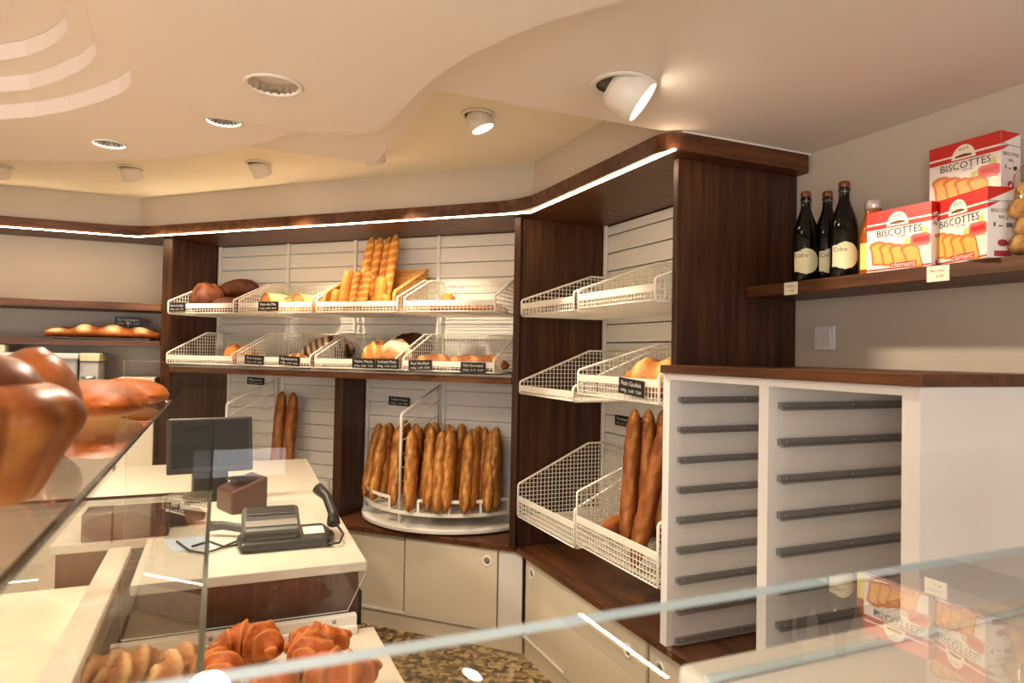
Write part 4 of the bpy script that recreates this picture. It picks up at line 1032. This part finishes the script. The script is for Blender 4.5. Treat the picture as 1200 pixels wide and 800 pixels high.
# ================================================================== DISPLAY CASE
dc_ = thing('display_case', 'white pastry display case in the foreground', 'display case', (0, 0, 0))
MB().box((-.27, -.6, 0), (.40, 1.925, .775)).build('body', cab_m, dc_)
MB().box((-1.14, -.6, 0), (-.29, 2.32, .90)).build('side_deck', cab_m, dc_, .003)
MB().box((-.255, -.6, .78), (.424, 1.928, .82)).build('deck', counter_m, dc_, .003)
lipm = MB().box((-.225, 1.905, .8205), (.372, 1.930, .868)).box((-.225, 1.892, .8205), (.372, 1.905, .842)); lp = lipm.build('clamp_rail', white_m, dc_, .002)
for xx in (-.16, .0, .16, .31): MB().cyl((xx, 1.9035, .856), (xx, 1.9055, .856), .006, 10).build('screw', silver_m, lp)
MB().box((-.275, -.6, .822), (-.257, 2.33, .995)).build('front_panel', cab_m, dc_)
MB().box((-.285, -.6, .975), (-.225, 2.335, 1.0)).build('rim', counter_m, dc_, .004)
G = 1.41
def gplate(name, poly, z0, z1, edge, label):
    mb = MB().prism(poly, z0, z1, 0, 1); mb.f[0] = (mb.f[0][0], 2, False); o = mb.build(name, [glass_m, edge, glassb_m], dc_); o['label'] = label; return o
gplate('glass_top', [(-.153, .44), (-.153, 2.75), (-1.15, 2.75), (-1.15, .44)], G - .007, G, gedge_d, 'clear glass top with dark green edge under the brioches at left')
gplate('glass_top', [(-1.15, -.5), (1.75, -.5), (1.75, .436), (-1.15, .436)], G - .007, G, gedge_l, 'clear glass top with pale blue edge across the foreground')
gplate('glass_shelf', [(-.95, .3), (-.01, .3), (-.006, 1.935), (-.95, 1.935)], 1.222, 1.23, gedge_d, 'middle glass shelf inside the display case above the croissants')
pa = [(-.205, .8685), (-.205, G - .013), (-.149, G - .013), (-.149, G + .003), (-.205, G + .003), (-.217, 1.566), (.062, 1.56), (.404, 1.003), (.404, .975), (.352, .8685)]
ck = MB().prism([(x, z) for x, z in pa], -.004, .004, 0, 1, M=T_((0, 1.941, 0)) @ Matrix.Rotation(PI / 2, 4, 'X')); ck.f[0] = (ck.f[0][0], 2, False); ck = ck.build('glass_cheek', [glass_m, gedge_w, glassb_m], dc_); MB().box((-.0145, .3, 1.2302), (-.0065, 1.93, 1.2312)).build('polished_edge', gedge_d, dc_)
MB().box((-.159, .44, G + .0002), (-.152, 2.75, G + .0012)).build('polished_edge', gedge_d, dc_)
ck['label'] = 'upright glass end pane with slanted edge before the till counter'
# white frame beam of the near leg of the case, under its glass
MB().box((.42, .12, 1.22), (1.75, .548, 1.30)).build('frame_beam', white_m, dc_, .008)
MB().box((.42, .500, 1.301), (1.75, .506, 1.307)).build('glass_strip', gedge_l, dc_)
for xx in (.47, 1.70): MB().box((xx - .02, .15, 0), (xx + .02, .19, 1.22)).build('post', white_m, dc_)
for xx in (.47, 1.70): MB().box((xx - .012, .14, 1.30), (xx + .012, .17, G - .0075)).build('glass_support', chrome_m, dc_)

# ---- pastries on the deck
def croissant(seed, scale=1.0):
    rnd = random.Random(seed); m = MB(); n = 48; nc = 16; rings = []; attr = []
    for i_ in range(n + 1):
        t = -1 + 2 * i_ / n; a = t * 1.25
        c = Vector((.062 * math.sin(a), .060 * (1 - math.cos(a)) - .02, 0)); tang = Vector((math.cos(a), math.sin(a), 0)); nr = Vector((-tang.y, tang.x, 0))
        env = max(.16, (1 - abs(t) ** 1.7)) ** .75
        st_ = abs(t) * 2.7 + .5 + .12 * math.sin(seed + t * 3); fr_ = st_ - math.floor(st_); step = 1 + .26 * (1 - fr_) ** 1.3 - .10
        r_ = .040 * env * step
        ring = []
        for k in range(nc):
            al = 2 * PI * k / nc; nz_ = 1 + .30 * noise.noise(Vector((t * 3.2 + seed * 1.7, math.cos(al) * 1.6, math.sin(al) * 1.6)))
            ring.append((c + nr * (r_ * math.cos(al) * 1.05 * nz_) + Vector((0, 0, r_ * math.sin(al) * .95 * nz_))) * scale); attr.append(max(0, .75 - fr_ * 2.2) * .5 + max(0, -math.sin(al)) * .5)
        rings.append(ring)
    m.loft(rings); zm = min(q.z for q in m.v)
    for q in m.v: q.z = max(q.z - zm, 0)
    m.a = attr; return m
GCR = 'croissants on the white deck'
ZD = .8205
def deckpt(px, py): 
    q = at(px, py, Z=ZD + .03); return Vector((q.x, q.y, ZD))
cr1 = put(croissant(3, 1.25), 'croissant', croi_m, 'large browned croissant at left behind the foreground glass edge', 'pastry', T_(deckpt(290, 772)) @ Rz(2.6), GCR)
cr2 = put(croissant(9, 1.15), 'croissant', croi_m, 'browned croissant near the right edge of the white deck', 'pastry', T_(deckpt(374, 757)) @ Rz(-.3), GCR)
again(cr2, T_(deckpt(312, 812)) @ Rz(.8), 'croissant under the foreground glass, left of the larger one', GCR)
again(cr1, T_(deckpt(400, 800)) @ Rz(-.4), 'large croissant under the foreground glass near the right deck edge', GCR)
again(cr1, T_(deckpt(352, 786)) @ Rz(1.6), 'croissant under the foreground glass between two others', GCR)
again(cr2, T_(deckpt(243, 798)) @ Rz(2.0), 'croissant peeping out below the middle glass shelf edge', GCR)
def twist(seed):
    m = MB(); n = 40; nc = 12; rings = []; attr = []
    for i_ in range(n + 1):
        t = -1 + 2 * i_ / n; env = max(.12, 1 - abs(t) ** 2.4) ** .5
        ring = []
        for k in range(nc):
            al = 2 * PI * k / nc; r_ = .036 * env * (1 + .18 * math.sin(2 * al + t * 9)) * (1 + .08 * noise.noise(Vector((t * 6, al, seed))))
            ring.append(Vector((t * .085, r_ * math.cos(al) + .012 * math.sin(t * 3), r_ * math.sin(al)))); attr.append(max(0, math.sin(2 * al + t * 9)) * .7)
        rings.append(ring)
    m.loft(rings); zm = min(q.z for q in m.v)
    for q in m.v: q.z -= zm
    m.a = attr; return m
GP = 'sugared twists under the middle glass shelf'
def sugar(o, seed):
    rnd = random.Random(seed); m = MB()
    for k in range(5):
        x = rnd.uniform(-.05, .05); y = rnd.uniform(-.012, .016); z = .068 - abs(y) * .5 - abs(x) * .15
        m.lathe([(.001, -.004), (.012, -.003), (.014, 0), (.008, .004), (.001, .005)], 8, 0, T_((x, y, z)))
    m.build('sugar_dusting', sugar_m, o)
t1 = put(twist(1), 'pastry_twist', pastry_m, 'sugared pastry twist in the middle under the glass shelf', 'pastry', T_(deckpt(152, 790)) @ Rz(.7), GP); sugar(t1, 1)
t2 = put(twist(2), 'pastry_twist', pastry_m, 'sugared pastry twist at right under the glass shelf', 'pastry', T_(deckpt(207, 786)) @ Rz(.9), GP); sugar(t2, 2)
t3 = put(twist(3), 'pastry_twist', pastry_m, 'pastry twist at the far left under the glass shelf', 'pastry', T_(deckpt(112, 795)) @ Rz(.4), GP)

# ---- brioches on the left glass top
def brioche(M):
    t = thing('brioche', 'huge glossy fluted brioche with a round head on the glass top', 'brioche'); t.matrix_world = M
    m = MB(); nc = 96; rings = []; attr = []
    prof = [(.005, 0), (.056, 0), (.061, .004), (.076, .032), (.092, .064), (.102, .080), (.110, .094), (.113, .106), (.110, .118), (.100, .132), (.082, .143), (.055, .15), (.03, .152), (.005, .152)]
    for j, (r_, z) in enumerate(prof):
        fl_ = .07 if z < .09 else (.045 if z < .12 else .02)
        ring = []
        for k in range(nc):
            a = 2 * PI * k / nc; f_ = abs(math.cos(5 * a)) ** .8
            rr = r_ * (1 - fl_ + fl_ * 1.6 * f_) * (1 + .05 * noise.noise(Vector((math.cos(a) * 2, math.sin(a) * 2, z * 14))))
            ring.append(Vector((rr * math.cos(a), rr * math.sin(a), z))); attr.append(min(1, .35 * max(0, (.5 - f_)) * (1 if z < .11 else .5) + max(0, .9 * noise.noise(Vector((math.cos(a) * 2.2, math.sin(a) * 2.2, z * 26)))) + (.4 if z < .012 else 0)))
        rings.append(ring)
    m.loft(rings); m.a = attr; o = m.build('fluted_body', brio_m, t)
    sb = o.modifiers.new('s', 'SUBSURF'); sb.levels = 1; sb.render_levels = 1
    for (cx, cy, cz, r_, nm) in ((-.010, .012, .118, .088, 'head'),):
        m = MB(); rings = []; attr = []
        for j in range(17):
            ph = -PI / 2 + PI * j / 16
            ring = []
            for k in range(32):
                a = 2 * PI * k / 32; d = Vector((math.cos(ph) * math.cos(a), math.cos(ph) * math.sin(a), math.sin(ph) * .78))
                d *= r_ * (1 + .05 * noise.noise(d * 2.4 + Vector((cx * 40, 0, 0)))); ring.append(d + Vector((cx, cy, cz))); attr.append(max(0, -.1 - math.sin(ph)) * .5)
            rings.append(ring)
        m.loft(rings); m.a = attr; m.build(nm, brio_m, t)
    return t
q = at(4, 598, Z=G + .001)
brioche(T_((q.x - .038, q.y + .058, G + .001)) @ Rz(.5) @ Matrix.Scale(.97, 4))
m = loaf(.44, .235, .070, 8, 'none', nse=.035, ns=36, nc=28, flat=.5, end=2.3)
m.a = [min(1, max(0, .75 - (v_.z / .070) * 1.9)) for v_ in m.v]
b2 = put(m, 'brioche_loaf', brio2_m, 'low glossy golden brioche at the far end of the glass top', 'brioche', T_((-.292, 2.10, G + .001)) @ Rz(-1.42))
s = MB(); rnd = random.Random(4)
for k in range(60):
    x = rnd.uniform(-.11, .11); y = rnd.uniform(-.04, .05); zz = .070 * math.sqrt(max(.05, 1 - (x / .15) ** 2 - (y / .11) ** 2)) * .98
    s.lathe([(.0008, -.002), (.004, -.001), (.004, .0015), (.0008, .003)], 6, 0, T_((x, y, zz)))
s.build('sugar_grains', toastd_m, b2)
m = loaf(.36, .21, .062, 18, 'none', nse=.035, flat=.5); m.a = [min(1, max(0, .6 - (v_.z / .08) * 1.6)) for v_ in m.v]
put(m, 'brioche_loaf', brio2_m, 'pointed golden brioche tip behind the low brioche on the glass top', 'brioche', T_((-.268, 2.52, G + .001)) @ Rz(-1.1))
m = loaf(.19, .16, .145, 28, 'none', nse=.03); m.a = [0 for v_ in m.v]
put(m, 'brioche_loaf', brio_m, 'dark sugared brioche just behind the huge fluted one', 'brioche', T_((-.315, 1.50, G + .001)) @ Rz(-1.0))

# ================================================================== LIGHT
w = bpy.data.worlds.new('daylight'); bpy.context.scene.world = w; w.use_nodes = True
bgn = w.node_tree.nodes['Background']; bgn.inputs[0].default_value = (.93, .96, 1.0, 1); bgn.inputs[1].default_value = 1.0
def area(name, loc, aim, sx, sy, power, col):
    ld = bpy.data.lights.new(name, 'AREA'); ld.shape = 'RECTANGLE'; ld.size = sx; ld.size_y = sy; ld.energy = power; ld.color = col
    o = bpy.data.objects.new(name, ld); C.objects.link(o); o.location = loc
    o.rotation_euler = (Vector(aim) - Vector(loc)).to_track_quat('-Z', 'Y').to_euler(); return o
DAY = (1.0, .97, .94)
for nm, x0, x1, z0, z1, pw in (('window_daylight', -2.8, -1.0, .5, 2.2, 66), ('window_daylight', -.15, .5, .25, .85, 2.0), ('window_daylight', .9, 1.95, .5, 2.2, 14)):  # middle one is an added low panel, mirrored in the glass pane
    area(nm, ((x0 + x1) / 2, -1.66, (z0 + z1) / 2), ((x0 + x1) / 2, 3, (z0 + z1) / 2), x1 - x0, z1 - z0, pw, DAY)

for nm, lc, pw in (('fill_spot', (-1.5, 2.7, 2.3), 125), ('fill_spot', (-.75, .9, 2.3), 60)):  # unseen spots without fixtures, added to brighten the lower bread bays
    ld = bpy.data.lights.new(nm, 'SPOT'); ld.energy = pw; ld.spot_size = math.radians(155); ld.spot_blend = .7; ld.color = (1, .86, .66); ld.shadow_soft_size = .12
    o = bpy.data.objects.new(nm, ld); C.objects.link(o); o.location = lc
# ================================================================== CAMERA
cam = bpy.data.cameras.new('camera'); co = bpy.data.objects.new('camera', cam); C.objects.link(co)
cam.sensor_width = 36; cam.lens = FPX * 36 / 1200; cam.clip_start = .02
Mc = Matrix(((_r2.x, _u2.x, -_f.x, 0), (_r2.y, _u2.y, -_f.y, 0), (_r2.z, _u2.z, -_f.z, CAMH), (0, 0, 0, 1)))
co.matrix_world = Mc
cam.dof.use_dof = True; cam.dof.focus_distance = 3.0; cam.dof.aperture_fstop = 4.5
sc_ = bpy.context.scene; sc_.camera = co
sc_.view_settings.view_transform = 'Standard'; sc_.view_settings.look = 'None'; sc_.view_settings.gamma = 1; sc_.view_settings.use_curve_mapping = False
sc_.view_settings.exposure = 0.46
sc_.cycles.use_denoising = True
sc_.cycles.max_bounces = 10; sc_.cycles.transparent_max_bounces = 24; sc_.cycles.caustics_reflective = False
sc_.cycles.sample_clamp_indirect = 6
